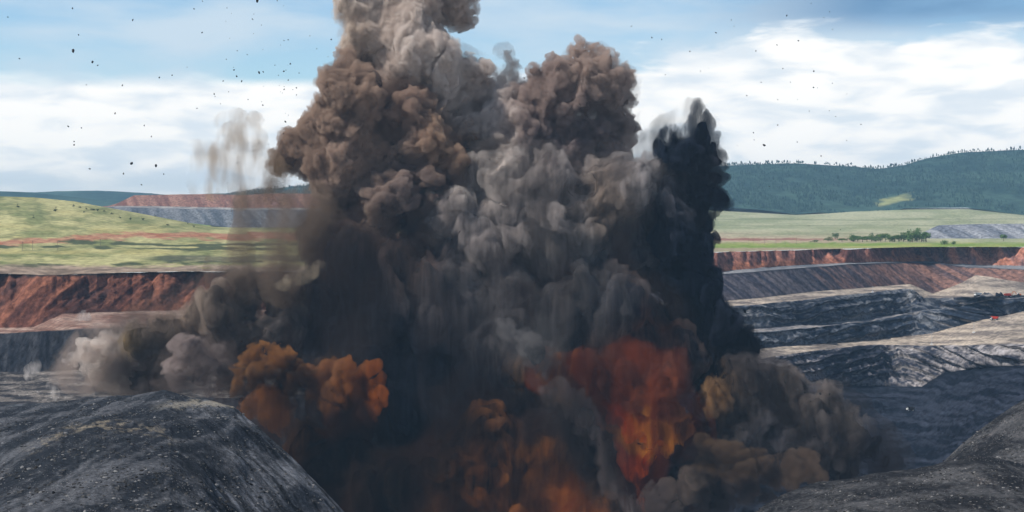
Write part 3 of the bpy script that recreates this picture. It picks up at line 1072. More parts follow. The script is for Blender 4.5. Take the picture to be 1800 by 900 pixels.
def mat_dust(name, A_, C_, D, den, streak, blobs):
    m = bpy.data.materials.new(name)
    m.use_nodes = True
    t = NT(m.node_tree)
    geo = t.n('ShaderNodeNewGeometry')
    sp = t.n('ShaderNodeSeparateXYZ')
    t.put(sp.inputs[0], geo.outputs['Position'])
    # pick the dyes that matter for this plume
    bx = np.array([(b[0], b[1], b[2]) for b in blobs], float)
    sc = []
    for k, (a, b, s_) in enumerate(A_):
        d = np.min(np.hypot(bx[:, 0] - a, bx[:, 1] - b) - bx[:, 2])
        sc.append(d)
    use = [k for k in np.argsort(sc) if sc[k] < 25][:9] or [int(np.argmin(sc))]
    if len(use) == 1:
        col = (*albedo(C_[use[0]]), 1)
    else:
        nz = t.n('ShaderNodeTexNoise')
        t.put(nz.inputs['Vector'], t.xyz(sp.outputs[0], sp.outputs[1], t.m('MULTIPLY', sp.outputs[2], 1 / (1 + 2.5 * streak))))
        nz.inputs['Scale'].default_value = .045
        nz.inputs['Detail'].default_value = 2.0
        ns = t.n('ShaderNodeSeparateColor')
        t.put(ns.inputs[0], nz.outputs['Color'])
        x = t.m('ADD', sp.outputs[0], t.m('MULTIPLY', t.m('SUBTRACT', ns.outputs[0], .5), 34.0))
        z = t.m('ADD', sp.outputs[2], t.m('MULTIPLY', t.m('SUBTRACT', ns.outputs[1], .5), 44.0))
        tot, acc = None, None
        for k in use:
            a, b, s_ = A_[k]
            ax, az_ = (a - 900) / F * D, EYE - (b - HZ) / F * D
            w_ = s_ * .62 / F * D
            dx = t.m('SUBTRACT', x, ax)
            dz = t.m('SUBTRACT', z, az_)
            e = t.m('MULTIPLY', t.m('ADD', t.m('MULTIPLY', dx, dx), t.m('MULTIPLY', dz, dz)), -.5 / w_ ** 2)
            w = t.m('ADD', t.m('EXPONENT', e), 1e-5)
            vm = t.n('ShaderNodeVectorMath', operation='SCALE')
            vm.inputs[0].default_value = tuple(float(q_) for q_ in albedo(C_[k]))
            t.put(vm.inputs['Scale'], w)
            if acc is None:
                tot, acc = w, vm.outputs[0]
            else:
                va = t.n('ShaderNodeVectorMath', operation='ADD')
                t.put(va.inputs[0], acc)
                t.put(va.inputs[1], vm.outputs[0])
                tot, acc = t.m('ADD', tot, w), va.outputs[0]
        fin = t.n('ShaderNodeVectorMath', operation='SCALE')
        t.put(fin.inputs[0], acc)
        t.put(fin.inputs['Scale'], t.m('DIVIDE', 1.0, tot))
        col = fin.outputs[0]
    zs = 1 + 5.0 * streak
    sv = t.xyz(sp.outputs[0], sp.outputs[1], t.m('MULTIPLY', sp.outputs[2], 1 / zs))
    n1 = t.noise(sv, .11, 4, .62, .3)
    if streak >= .4:
        k_ = t.ramp(n1, .3, .7, .55, 1.45)
        vm = t.n('ShaderNodeVectorMath', operation='SCALE')
        t.put(vm.inputs[0], col if not isinstance(col, tuple) else col[:3])
        t.put(vm.inputs['Scale'], k_)
        col = vm.outputs[0]
    v = t.n('ShaderNodeVolumePrincipled')
    t.put(v.inputs['Color'], col)
    t.put(v.inputs['Density'], t.ramp(t.noise(sv, .16, 4, .62, .5), .34, .62, den * .25, den * 1.7))
    v.inputs['Anisotropy'].default_value = 0.0
    out = t.n('ShaderNodeOutputMaterial')
    t.t.links.new(v.outputs[0], out.inputs['Volume'])
    m.cycles.volume_step_rate = .15
    return m


def plume(label, blobs, D, n2=14, n3=7, voxel=1.25, skin=4.0, vden=0.22, streak=0.0, puff=1.0, seed=0, hue=1.0, cat='smoke', k2=(.22, .58), own=None, wisp=None, vmul=1.3, bendk=1.0):
    """blobs: (px, py, r_px[, depth offset m[, vertical stretch]])"""
    r = np.random.default_rng(seed)
    cen, rad = [], []
    for bl in blobs:
        px, py, rp = bl[:3]
        dd = bl[3] if len(bl) > 3 else r.uniform(-12, 12)
        vs = bl[4] if len(bl) > 4 else 1.0
        Y = D + dd
        c = np.array(P(px, py, Y))
        R = rp / F * Y
        st = np.array((1.0, 1.0, vs))
        cen.append(c)
        rad.append(R * 0.86 * st)
        for i in range(n2):
            d = r.normal(size=3)
            d[1] = -abs(d[1]) * 0.9 if r.random() < .75 else d[1]
            d /= np.linalg.norm(d)
            R2 = R * r.uniform(*k2)
            c2 = c + d * st * (R * 0.93 - R2 * 0.55)
            cen.append(c2)
            st2 = np.array((1, 1, 1 + (vs - 1) * .6))
            rad.append(R2 * st2)
            for j in range(n3):
                e = r.normal(size=3) * .8 + d
                e /= np.linalg.norm(e)
                R3 = R2 * r.uniform(.28, .5)
                cen.append(c2 + e * st2 * (R2 * 1.0 - R3 * .45))
                rad.append(np.array((R3, R3, R3)) * np.array((1, 1, 1 + (vs - 1) * .4)))
    cen, rad = np.array(cen), np.array(rad)

    def get(me):
        n = len(me.vertices)
        co = np.empty(n * 3, np.float32)
        me.vertices.foreach_get('co', co)
        nr = np.empty(n * 3, np.float32)
        me.vertices.foreach_get('normal', nr)
        return co.reshape(-1, 3).astype(float), nr.reshape(-1, 3).astype(float)

    def relief(co, fine=True):
        sz = 1.0 + streak
        wx = co + 8 * np.stack([fbm(co[:, 0] / 18, co[:, 1] / 18, co[:, 2] / 18, 2, 211 + k) for k in range(3)], -1)
        w0 = worley(wx[:, 0] / 27, wx[:, 1] / 27, wx[:, 2] / (27 * sz), 4)
        w1 = worley(wx[:, 0] / 13, wx[:, 1] / 13, wx[:, 2] / (13 * sz), 5)
        d = 8.0 * (0.5 - w0) + 6.0 * (0.5 - w1) + 5.0 * fbm(co[:, 0] / 24, co[:, 1] / 24, co[:, 2] / (24 * sz), 4, 231, .55)
        if fine:
            w2 = worley(wx[:, 0] / 6.0, wx[:, 1] / 6.0, wx[:, 2] / (6.0 * sz), 6)
            w3 = worley(wx[:, 0] / 3.2, wx[:, 1] / 3.2, wx[:, 2] / (3.2 * sz), 7)
            d = d + 4.0 * (0.5 - w2) + 2.0 * (0.5 - w3) + 0.9 * fbm(co[:, 0] / 5, co[:, 1] / 5, co[:, 2] / (5 * sz), 3, 215)
        d = d * puff
        if streak:
            d = d + streak * 1.3 * fbm(co[:, 0] / 6, co[:, 1] / 9, co[:, 2] / 60, 4, 217)
        return d
    skin = min(skin, .45 * float(rad.min(1).max()))
    keep = rad.min(1) > skin + 1.5

    def bend(co):
        w = 9.0 * np.stack([fbm(co[:, 0] / 42, co[:, 1] / 42, co[:, 2] / 42, 2, 311 + k) for k in range(3)], -1)
        w += 5.0 * np.stack([fbm(co[:, 0] / 15, co[:, 1] / 15, co[:, 2] / (15 * (1 + streak)), 3, 321 + k, .6) for k in range(3)], -1)
        return co + w * bendk
    me = voxel_union(spheres_mesh('puffs', cen[keep], rad[keep] - skin), 2.6)
    me = largest_piece(me)
    co, nr = get(me)
    co = bend(co + nr * relief(co, False)[:, None])
    me.vertices.foreach_set('co', co.astype(np.float32).ravel())
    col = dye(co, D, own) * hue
    g = 1 + 0.22 * fbm(co[:, 0] / 9, co[:, 1] / 9, co[:, 2] / (9 * (1 + 3 * streak)), 4, 219)
    if streak:
        g = g * (1 + .5 * min(streak, 1) * fbm(co[:, 0] / 6, co[:, 1] / 12, co[:, 2] / 70, 4, 218))
    col = np.clip(col * g[:, None], .004, .9)
    at = me.color_attributes.new('tint', 'FLOAT_COLOR', 'POINT')
    rgba = np.ones((len(co), 4), np.float32)
    rgba[:, :3] = col
    at.data.foreach_set('color', rgba.ravel())
    me.polygons.foreach_set('use_smooth', [True] * len(me.polygons))
    me.update()
    me.materials.clear()
    o = link('smoke_plume', me, M_smoke, label=label, category=cat)
    ve = voxel_union(spheres_mesh('billows', cen, rad), voxel)
    co, nr = get(ve)
    co = bend(co + nr * relief(co, True)[:, None])
    ve.vertices.foreach_set('co', co.astype(np.float32).ravel())
    ve.update()
    ve.materials.clear()
    lum = col.sum(1)
    srt = np.argsort(lum)
    k4 = len(srt) // 4
    ca, cb = col[srt[:k4]].mean(0), col[srt[-k4:]].mean(0)
    link('billows', ve, mat_dust('dense_dust', DA if own is None else np.array([q_[:3] for q_ in own], float), DC if own is None else np.array([q_[3] for q_ in own]), D, vden, streak, blobs), o)
    mc = np.clip(col.mean(0) * vmul + .004, 0, .9)
    if wisp:
        th, wd, sc_, lo_, hi_, zst = wisp
        ve = voxel_union(spheres_mesh('wisp', cen[::(n3 + 1) if n3 else 1], rad[::(n3 + 1) if n3 else 1], th), 7.0)
        co, nr = get(ve)
        co = co + nr * (th * .9 * fbm(co[:, 0] / 26, co[:, 1] / 26, co[:, 2] / (26 * zst), 4, 241, .6) - th * .25)[:, None]
        ve.vertices.foreach_set('co', co.astype(np.float32).ravel())
        ve.materials.clear()
        link('drifting_dust', ve, mat_wisp('torn_dust', tuple(mc), wd, sc_, lo_, hi_, zst, 0.1, seed * 37.0), o)
    print('plume', label[:30], len(me.vertices), len(cen))
    return o



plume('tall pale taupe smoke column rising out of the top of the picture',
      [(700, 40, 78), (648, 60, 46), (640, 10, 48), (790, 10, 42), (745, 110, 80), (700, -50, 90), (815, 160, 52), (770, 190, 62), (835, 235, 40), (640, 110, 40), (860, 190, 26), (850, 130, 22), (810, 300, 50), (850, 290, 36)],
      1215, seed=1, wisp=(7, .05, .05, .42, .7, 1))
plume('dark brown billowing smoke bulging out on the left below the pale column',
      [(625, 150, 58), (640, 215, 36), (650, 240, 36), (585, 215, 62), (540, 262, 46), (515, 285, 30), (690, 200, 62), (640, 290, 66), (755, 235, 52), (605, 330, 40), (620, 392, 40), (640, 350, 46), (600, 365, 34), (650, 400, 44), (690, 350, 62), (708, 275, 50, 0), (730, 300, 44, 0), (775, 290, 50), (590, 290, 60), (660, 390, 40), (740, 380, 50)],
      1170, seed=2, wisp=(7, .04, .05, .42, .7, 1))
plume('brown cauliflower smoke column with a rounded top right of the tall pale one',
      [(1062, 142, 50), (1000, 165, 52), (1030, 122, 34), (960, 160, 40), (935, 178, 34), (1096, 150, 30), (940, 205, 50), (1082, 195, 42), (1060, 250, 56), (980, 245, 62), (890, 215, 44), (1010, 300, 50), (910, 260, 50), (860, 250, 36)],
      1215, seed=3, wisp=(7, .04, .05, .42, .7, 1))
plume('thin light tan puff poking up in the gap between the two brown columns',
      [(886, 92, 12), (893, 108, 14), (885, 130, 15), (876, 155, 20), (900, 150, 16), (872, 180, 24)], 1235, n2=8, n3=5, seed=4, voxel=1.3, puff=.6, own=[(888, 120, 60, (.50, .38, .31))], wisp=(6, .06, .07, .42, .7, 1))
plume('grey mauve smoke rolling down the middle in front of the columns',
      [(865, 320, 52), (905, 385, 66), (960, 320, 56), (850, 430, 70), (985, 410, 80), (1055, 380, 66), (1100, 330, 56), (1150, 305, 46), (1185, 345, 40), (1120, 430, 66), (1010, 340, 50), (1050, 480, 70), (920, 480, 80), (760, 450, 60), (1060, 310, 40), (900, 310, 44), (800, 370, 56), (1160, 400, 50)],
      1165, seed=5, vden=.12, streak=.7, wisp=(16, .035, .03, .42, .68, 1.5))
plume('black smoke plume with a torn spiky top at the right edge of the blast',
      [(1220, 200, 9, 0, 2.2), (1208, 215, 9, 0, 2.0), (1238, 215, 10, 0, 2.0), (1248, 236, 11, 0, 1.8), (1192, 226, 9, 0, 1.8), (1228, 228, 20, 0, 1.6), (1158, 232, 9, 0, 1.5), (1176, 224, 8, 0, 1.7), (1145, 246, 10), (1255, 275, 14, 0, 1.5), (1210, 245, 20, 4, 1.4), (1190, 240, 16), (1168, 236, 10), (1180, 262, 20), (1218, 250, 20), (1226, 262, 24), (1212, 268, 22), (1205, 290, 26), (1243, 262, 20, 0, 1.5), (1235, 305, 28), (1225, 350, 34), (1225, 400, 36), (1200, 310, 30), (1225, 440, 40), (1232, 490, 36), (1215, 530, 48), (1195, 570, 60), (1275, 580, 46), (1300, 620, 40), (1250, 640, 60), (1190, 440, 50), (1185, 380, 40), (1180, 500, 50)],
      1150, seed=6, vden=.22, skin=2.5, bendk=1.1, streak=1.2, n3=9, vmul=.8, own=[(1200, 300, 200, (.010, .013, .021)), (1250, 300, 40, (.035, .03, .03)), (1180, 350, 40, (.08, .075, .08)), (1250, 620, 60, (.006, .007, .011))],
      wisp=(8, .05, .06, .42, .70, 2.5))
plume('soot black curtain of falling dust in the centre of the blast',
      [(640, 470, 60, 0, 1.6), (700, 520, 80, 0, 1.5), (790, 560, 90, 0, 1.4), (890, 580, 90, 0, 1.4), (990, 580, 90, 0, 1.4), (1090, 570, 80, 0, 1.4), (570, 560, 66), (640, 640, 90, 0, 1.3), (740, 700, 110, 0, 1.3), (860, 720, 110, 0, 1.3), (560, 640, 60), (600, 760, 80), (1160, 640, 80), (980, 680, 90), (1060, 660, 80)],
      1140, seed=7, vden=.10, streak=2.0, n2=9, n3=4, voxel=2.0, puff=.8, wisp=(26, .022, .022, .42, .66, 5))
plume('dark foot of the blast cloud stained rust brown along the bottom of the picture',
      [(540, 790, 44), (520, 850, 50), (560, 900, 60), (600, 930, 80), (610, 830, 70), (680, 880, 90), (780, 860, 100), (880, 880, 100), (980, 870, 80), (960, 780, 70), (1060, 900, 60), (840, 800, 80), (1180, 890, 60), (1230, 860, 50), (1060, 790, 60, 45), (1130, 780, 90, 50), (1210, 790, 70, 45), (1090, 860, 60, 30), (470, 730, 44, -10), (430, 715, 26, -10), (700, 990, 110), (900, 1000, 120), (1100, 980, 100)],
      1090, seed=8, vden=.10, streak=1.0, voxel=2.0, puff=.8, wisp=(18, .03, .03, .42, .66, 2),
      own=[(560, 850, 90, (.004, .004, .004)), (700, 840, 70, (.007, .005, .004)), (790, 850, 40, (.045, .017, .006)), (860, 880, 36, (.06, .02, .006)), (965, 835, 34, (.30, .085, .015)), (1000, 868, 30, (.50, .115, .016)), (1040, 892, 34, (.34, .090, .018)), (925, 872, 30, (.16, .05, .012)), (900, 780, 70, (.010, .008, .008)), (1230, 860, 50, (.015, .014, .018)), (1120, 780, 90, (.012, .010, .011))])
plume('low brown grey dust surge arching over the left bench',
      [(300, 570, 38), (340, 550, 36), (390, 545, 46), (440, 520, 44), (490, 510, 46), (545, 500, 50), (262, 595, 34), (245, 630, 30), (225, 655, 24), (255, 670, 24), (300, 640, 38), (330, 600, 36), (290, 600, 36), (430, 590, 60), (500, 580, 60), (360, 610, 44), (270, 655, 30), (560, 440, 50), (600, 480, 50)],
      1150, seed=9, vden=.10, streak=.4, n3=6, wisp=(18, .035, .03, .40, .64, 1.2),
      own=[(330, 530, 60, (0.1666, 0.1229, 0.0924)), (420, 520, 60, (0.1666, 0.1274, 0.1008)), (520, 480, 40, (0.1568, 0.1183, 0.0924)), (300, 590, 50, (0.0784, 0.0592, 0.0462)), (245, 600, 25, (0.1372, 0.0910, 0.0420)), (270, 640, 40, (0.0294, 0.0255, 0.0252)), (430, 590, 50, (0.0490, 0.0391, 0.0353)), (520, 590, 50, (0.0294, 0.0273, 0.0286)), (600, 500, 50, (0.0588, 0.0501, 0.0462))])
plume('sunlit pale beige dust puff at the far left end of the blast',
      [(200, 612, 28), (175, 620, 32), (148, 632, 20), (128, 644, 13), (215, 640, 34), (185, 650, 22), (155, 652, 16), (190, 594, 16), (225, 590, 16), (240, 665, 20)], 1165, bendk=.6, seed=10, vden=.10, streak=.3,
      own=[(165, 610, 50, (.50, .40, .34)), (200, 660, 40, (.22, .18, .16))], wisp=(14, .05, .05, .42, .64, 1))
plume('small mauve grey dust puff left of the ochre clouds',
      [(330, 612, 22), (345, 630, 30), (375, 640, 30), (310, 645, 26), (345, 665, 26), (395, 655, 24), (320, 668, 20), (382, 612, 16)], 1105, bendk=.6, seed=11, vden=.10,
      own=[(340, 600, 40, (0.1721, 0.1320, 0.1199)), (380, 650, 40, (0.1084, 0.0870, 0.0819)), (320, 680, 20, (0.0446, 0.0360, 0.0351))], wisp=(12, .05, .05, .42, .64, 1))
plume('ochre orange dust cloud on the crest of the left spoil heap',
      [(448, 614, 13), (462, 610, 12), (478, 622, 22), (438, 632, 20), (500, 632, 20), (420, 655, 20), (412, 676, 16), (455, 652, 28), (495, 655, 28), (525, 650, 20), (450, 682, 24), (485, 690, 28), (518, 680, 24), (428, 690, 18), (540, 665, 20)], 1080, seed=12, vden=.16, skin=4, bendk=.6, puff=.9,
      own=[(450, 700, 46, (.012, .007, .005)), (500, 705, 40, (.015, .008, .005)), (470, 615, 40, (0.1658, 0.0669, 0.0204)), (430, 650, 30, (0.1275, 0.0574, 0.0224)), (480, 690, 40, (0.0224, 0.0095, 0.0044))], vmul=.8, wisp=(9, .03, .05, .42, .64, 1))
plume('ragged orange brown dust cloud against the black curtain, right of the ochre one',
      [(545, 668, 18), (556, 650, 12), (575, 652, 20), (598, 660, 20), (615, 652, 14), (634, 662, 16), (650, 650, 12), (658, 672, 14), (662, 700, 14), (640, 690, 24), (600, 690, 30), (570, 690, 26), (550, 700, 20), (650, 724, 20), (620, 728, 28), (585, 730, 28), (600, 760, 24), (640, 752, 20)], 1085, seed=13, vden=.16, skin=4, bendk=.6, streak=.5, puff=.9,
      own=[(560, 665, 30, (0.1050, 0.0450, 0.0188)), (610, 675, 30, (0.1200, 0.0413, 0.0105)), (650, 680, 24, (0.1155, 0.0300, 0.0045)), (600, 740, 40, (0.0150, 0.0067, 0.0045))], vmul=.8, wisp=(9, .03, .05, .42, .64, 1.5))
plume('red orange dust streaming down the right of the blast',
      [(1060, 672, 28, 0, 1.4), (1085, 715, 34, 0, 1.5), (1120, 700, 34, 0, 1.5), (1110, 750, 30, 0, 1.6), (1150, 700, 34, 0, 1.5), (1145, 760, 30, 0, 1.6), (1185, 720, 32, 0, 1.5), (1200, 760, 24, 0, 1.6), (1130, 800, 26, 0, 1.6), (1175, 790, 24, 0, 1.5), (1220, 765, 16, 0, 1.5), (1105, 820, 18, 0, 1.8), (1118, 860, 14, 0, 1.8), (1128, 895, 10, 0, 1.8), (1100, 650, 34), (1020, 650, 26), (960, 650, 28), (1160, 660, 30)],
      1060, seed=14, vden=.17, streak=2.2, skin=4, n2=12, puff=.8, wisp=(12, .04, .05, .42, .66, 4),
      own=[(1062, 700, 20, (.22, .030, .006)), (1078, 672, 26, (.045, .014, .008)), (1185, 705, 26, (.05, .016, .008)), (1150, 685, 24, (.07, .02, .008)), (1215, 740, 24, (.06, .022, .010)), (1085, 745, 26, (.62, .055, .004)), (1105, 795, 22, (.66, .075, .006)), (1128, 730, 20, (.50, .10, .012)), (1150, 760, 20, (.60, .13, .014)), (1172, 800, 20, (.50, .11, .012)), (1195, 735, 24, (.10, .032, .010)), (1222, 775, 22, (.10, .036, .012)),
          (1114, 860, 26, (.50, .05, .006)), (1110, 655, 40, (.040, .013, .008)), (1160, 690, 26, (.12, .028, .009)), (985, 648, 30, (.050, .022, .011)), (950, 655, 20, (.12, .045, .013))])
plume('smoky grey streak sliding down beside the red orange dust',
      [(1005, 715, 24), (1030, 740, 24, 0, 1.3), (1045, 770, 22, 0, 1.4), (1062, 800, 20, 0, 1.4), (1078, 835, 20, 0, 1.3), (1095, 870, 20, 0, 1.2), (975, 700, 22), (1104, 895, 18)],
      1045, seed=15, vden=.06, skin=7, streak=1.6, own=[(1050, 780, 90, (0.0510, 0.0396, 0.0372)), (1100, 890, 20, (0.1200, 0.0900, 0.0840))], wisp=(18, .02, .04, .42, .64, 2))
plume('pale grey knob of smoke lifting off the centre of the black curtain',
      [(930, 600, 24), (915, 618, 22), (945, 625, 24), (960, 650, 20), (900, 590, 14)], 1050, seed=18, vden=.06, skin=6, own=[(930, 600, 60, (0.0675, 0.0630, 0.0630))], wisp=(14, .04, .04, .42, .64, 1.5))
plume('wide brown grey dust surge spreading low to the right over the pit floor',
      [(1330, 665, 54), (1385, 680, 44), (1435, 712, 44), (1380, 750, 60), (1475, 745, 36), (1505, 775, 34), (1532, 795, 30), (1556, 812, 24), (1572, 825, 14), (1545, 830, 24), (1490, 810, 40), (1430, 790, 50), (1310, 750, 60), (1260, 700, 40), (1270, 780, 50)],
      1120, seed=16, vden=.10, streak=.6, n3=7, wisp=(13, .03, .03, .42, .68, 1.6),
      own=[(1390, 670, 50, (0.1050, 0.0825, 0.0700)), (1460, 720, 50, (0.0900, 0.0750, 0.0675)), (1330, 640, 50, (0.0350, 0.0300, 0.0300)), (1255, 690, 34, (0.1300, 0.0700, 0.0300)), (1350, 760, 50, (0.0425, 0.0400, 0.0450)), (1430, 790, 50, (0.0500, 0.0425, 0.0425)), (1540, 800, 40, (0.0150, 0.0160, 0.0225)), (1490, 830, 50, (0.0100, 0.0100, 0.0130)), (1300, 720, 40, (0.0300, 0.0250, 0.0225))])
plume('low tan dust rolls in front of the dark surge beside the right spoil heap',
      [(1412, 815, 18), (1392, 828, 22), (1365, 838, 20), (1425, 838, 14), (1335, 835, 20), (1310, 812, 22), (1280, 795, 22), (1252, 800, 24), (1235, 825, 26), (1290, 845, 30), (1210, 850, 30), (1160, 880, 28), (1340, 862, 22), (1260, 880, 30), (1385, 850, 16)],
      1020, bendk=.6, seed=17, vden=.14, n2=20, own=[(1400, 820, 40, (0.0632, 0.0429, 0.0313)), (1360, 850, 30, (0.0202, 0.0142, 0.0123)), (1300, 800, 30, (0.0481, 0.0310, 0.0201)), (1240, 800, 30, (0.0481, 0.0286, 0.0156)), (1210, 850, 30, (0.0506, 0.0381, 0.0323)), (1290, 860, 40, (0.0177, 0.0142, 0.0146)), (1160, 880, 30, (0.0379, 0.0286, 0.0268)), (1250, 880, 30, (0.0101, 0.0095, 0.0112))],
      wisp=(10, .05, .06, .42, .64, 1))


def curtain(label, blobs, D, color, den, scale, lo, hi, zst, seed, rate=0.06):
    """thin falling dust one can see through: a torn volume"""
    cen, rad = [], []
    r = np.random.default_rng(seed)
    for (px, py, rx, rz) in blobs:
        c = np.array(P(px, py, D + r.uniform(-15, 15)))
        cen.append(c)
        rad.append(np.array((rx, rx * .8, rz)) / F * D)
    me = voxel_union(spheres_mesh('curtain', np.array(cen), np.array(rad)), 3.0)
    n = len(me.vertices)
    co = np.empty(n * 3, np.float32)
    me.vertices.foreach_get('co', co)
    nr = np.empty(n * 3, np.float32)
    me.vertices.foreach_get('normal', nr)
    co, nr = co.reshape(-1, 3).astype(float), nr.reshape(-1, 3)
    co = co + nr * ((9.0 if seed == 4 else 4.0) * fbm(co[:, 0] / 16, co[:, 1] / 20, co[:, 2] / 50, 4, 251, .6))[:, None]
    me.vertices.foreach_set('co', co.astype(np.float32).ravel())
    me.materials.clear()
    link('dust_curtain', me, mat_wisp('falling_dust', color, den, scale, lo, hi, zst, rate, seed * 11.0), label=label, category='dust')


curtain('thin pale tan veil of dust hanging in the sky left of the brown smoke',
        [(395, 215, 18, 20), (420, 205, 22, 16), (448, 212, 20, 22), (405, 240, 26, 30), (440, 240, 32, 30), (345, 258, 16, 16), (360, 275, 28, 34), (400, 285, 34, 46), (450, 285, 36, 44), (340, 310, 14, 40), (420, 330, 30, 46), (375, 320, 22, 40), (480, 300, 24, 40), (500, 325, 26, 40), (455, 335, 34, 36)], 1150, (.46, .34, .22), .10, .075, .40, .74, 3.0, 3)
curtain('brown see-through curtain of dust falling in front of the far dumps',
        [(410, 352, 9, 34), (430, 365, 26, 46), (470, 370, 44, 56), (540, 370, 56, 60), (412, 440, 16, 60), (400, 470, 20, 50), (440, 440, 44, 80), (500, 450, 60, 90), (570, 420, 50, 90), (385, 480, 30, 50)], 1130, (.24, .18, .135), .085, .05, .36, .68, 5, 4)
curtain('short pale torn streak of dust lit against the brown curtain',
        [(520, 490, 26, 14), (542, 478, 22, 15), (496, 502, 20, 12), (560, 466, 16, 11)], 1075, (.82, .68, .50), .040, .10, .38, .72, 1.4, 5)


# ------------------------------------------------------------------ things that stand on the ground
def near_vert(surf, px, py):
    _, pos, PX, PY = surf
    y = EYE - 0
    vx = 900 + pos[..., 0] / pos[..., 1] * F
    vy = HZ + (EYE - pos[..., 2]) / pos[..., 1] * F
    d = (vx - px) ** 2 + (vy - py) ** 2
    i = np.unravel_index(np.argmin(d), d.shape)
    return Vector(pos[i])


def mat_leaf(name, c1, c2, sc):
    m = bpy.data.materials.new(name)
    m.use_nodes = True
    t = NT(m.node_tree)
    geo = t.n('ShaderNodeNewGeometry')
    nz = t.noise(geo.outputs['Position'], sc, 3, 0.6)
    b = t.n('ShaderNodeBsdfDiffuse')
    t.put(b.inputs[0], t.mix(t.ramp(nz, .35, .65), (*c1, 1), (*c2, 1)))
    out = t.n('ShaderNodeOutputMaterial')
    t.t.links.new(b.outputs[0], out.inputs[0])
    return m


M_needle = mat_leaf('conifer_needles', (0.018, 0.048, 0.052), (0.045, 0.092, 0.082), 0.02)
M_leafm = mat_leaf('bush_leaves', (0.06, 0.12, 0.04), (0.13, 0.21, 0.07), 0.12)
M_shrub = mat_leaf('dark_shrub_leaves', (0.02, 0.035, 0.02), (0.045, 0.07, 0.03), 0.2)
M_bark = mat_surface('bark', (0.09, 0.065, 0.05), bump=0.05, bscale=3)


def conifer_arrays(h, r, sides=5, tiers=2, seed=0):
    q = np.random.default_rng(seed)
    v, f = [], []
    for k in range(tiers):
        z0 = h * (.16 + .36 * k / max(tiers - 1, 1) if tiers > 1 else .12)
        z1 = h * (.66 + .34 * k / max(tiers - 1, 1)) if tiers > 1 else h
        rr = r * (1 - .38 * k)
        b = len(v)
        for i in range(sides):
            a = 2 * math.pi * (i + q.uniform(-.3, .3)) / sides
            w = rr * q.uniform(.7, 1.15)
            v.append((w * math.cos(a), w * math.sin(a), z0 + q.uniform(-.05, .05) * h))
        v.append((q.uniform(-.04, .04) * h, q.uniform(-.04, .04) * h, z1))
        for i in range(sides):
            f.append((b + i, b + (i + 1) % sides, b + sides))
    return np.array(v), np.array(f)


def forest():
    pos, PX, PY = HBp, HBx, HBy
    q = np.random.default_rng(5)
    rows = np.arange(5, pos.shape[0] - 1)
    vs, fs = [], []
    base = 0
    protos = [conifer_arrays(1, .30, 5, 2, s) for s in range(6)]
    n = 0
    R_, Cn = pos.shape[:2]
    gl = vnoise(pos[..., 0] / 160, pos[..., 1] / 260, 0, 77)
    while n < 15000:
        i = q.integers(4, R_ - 2)
        j = q.integers(0, Cn - 2)
        a, b_ = q.random(), q.random()
        p = pos[i, j] * (1 - a) * (1 - b_) + pos[i + 1, j] * a * (1 - b_) + pos[i, j + 1] * (1 - a) * b_ + pos[i + 1, j + 1] * a * b_
        u = 900 + p[0] / p[1] * F
        v_ = HZ + (EYE - p[2]) / p[1] * F
        if u > 1980:
            continue
        glade = abs(u - 1560 - (358 - v_) * 2) * .6 + abs(v_ - 352) * 1.6
        if glade < 17 + 8 * q.random() or (gl[i, j] > .62):
            continue
        h = q.uniform(9, 17)
        pv, pf = protos[n % 6]
        vs.append(pv * np.array((h, h, h)) + p - np.array((0, 0, 1.0)))
        fs.append(pf + base)
        base += len(pv)
        n += 1
    me = mesh_np('forest', np.concatenate(vs), np.concatenate(fs), smooth=False)
    link('forest', me, M_needle, kind='stuff', label='dark blue green conifer forest covering the far hillside', category='forest')


forest()


def ridge_tree_mesh(seed, kind):
    q = np.random.default_rng(seed)
    me = bpy.data.meshes.new('ridge_tree')
    b = MB()
    b.tube((0, 0, -.1), (q.uniform(-.02, .02), 0, .7), .028, .012, 5)
    nt = len(b.f)
    if kind == 0:
        for k in range(3):
            pv, pf = conifer_arrays(.62 - .13 * k, .2 - .045 * k, 7, 1, seed + k)
            b.add([tuple(p + np.array((0, 0, .22 + .21 * k))) for p in pv], [tuple(t_) for t_ in pf])
    else:
        for k in range(34):
            d = q.normal(size=3)
            d /= np.linalg.norm(d)
            c = d * np.array((.17, .17, .26)) * q.random() ** .4 + np.array((0, 0, .68))
            s = q.uniform(.05, .10)
            t1, t2 = q.normal(size=3), q.normal(size=3)
            t1 /= np.linalg.norm(t1)
            t2 = np.cross(t1, t2)
            t2 /= np.linalg.norm(t2)
            b.add([c - t1 * s - t2 * s, c + t1 * s - t2 * s, c + t1 * s + t2 * s, c - t1 * s + t2 * s], [(0, 1, 2, 3)])
    me.from_pydata([tuple(v) for v in b.v], [], b.f)
    me.materials.append(M_bark)
    me.materials.append(M_needle)
    me.polygons.foreach_set('material_index', [0 if i < nt else 1 for i in range(len(b.f))])
    me.update()
    return me


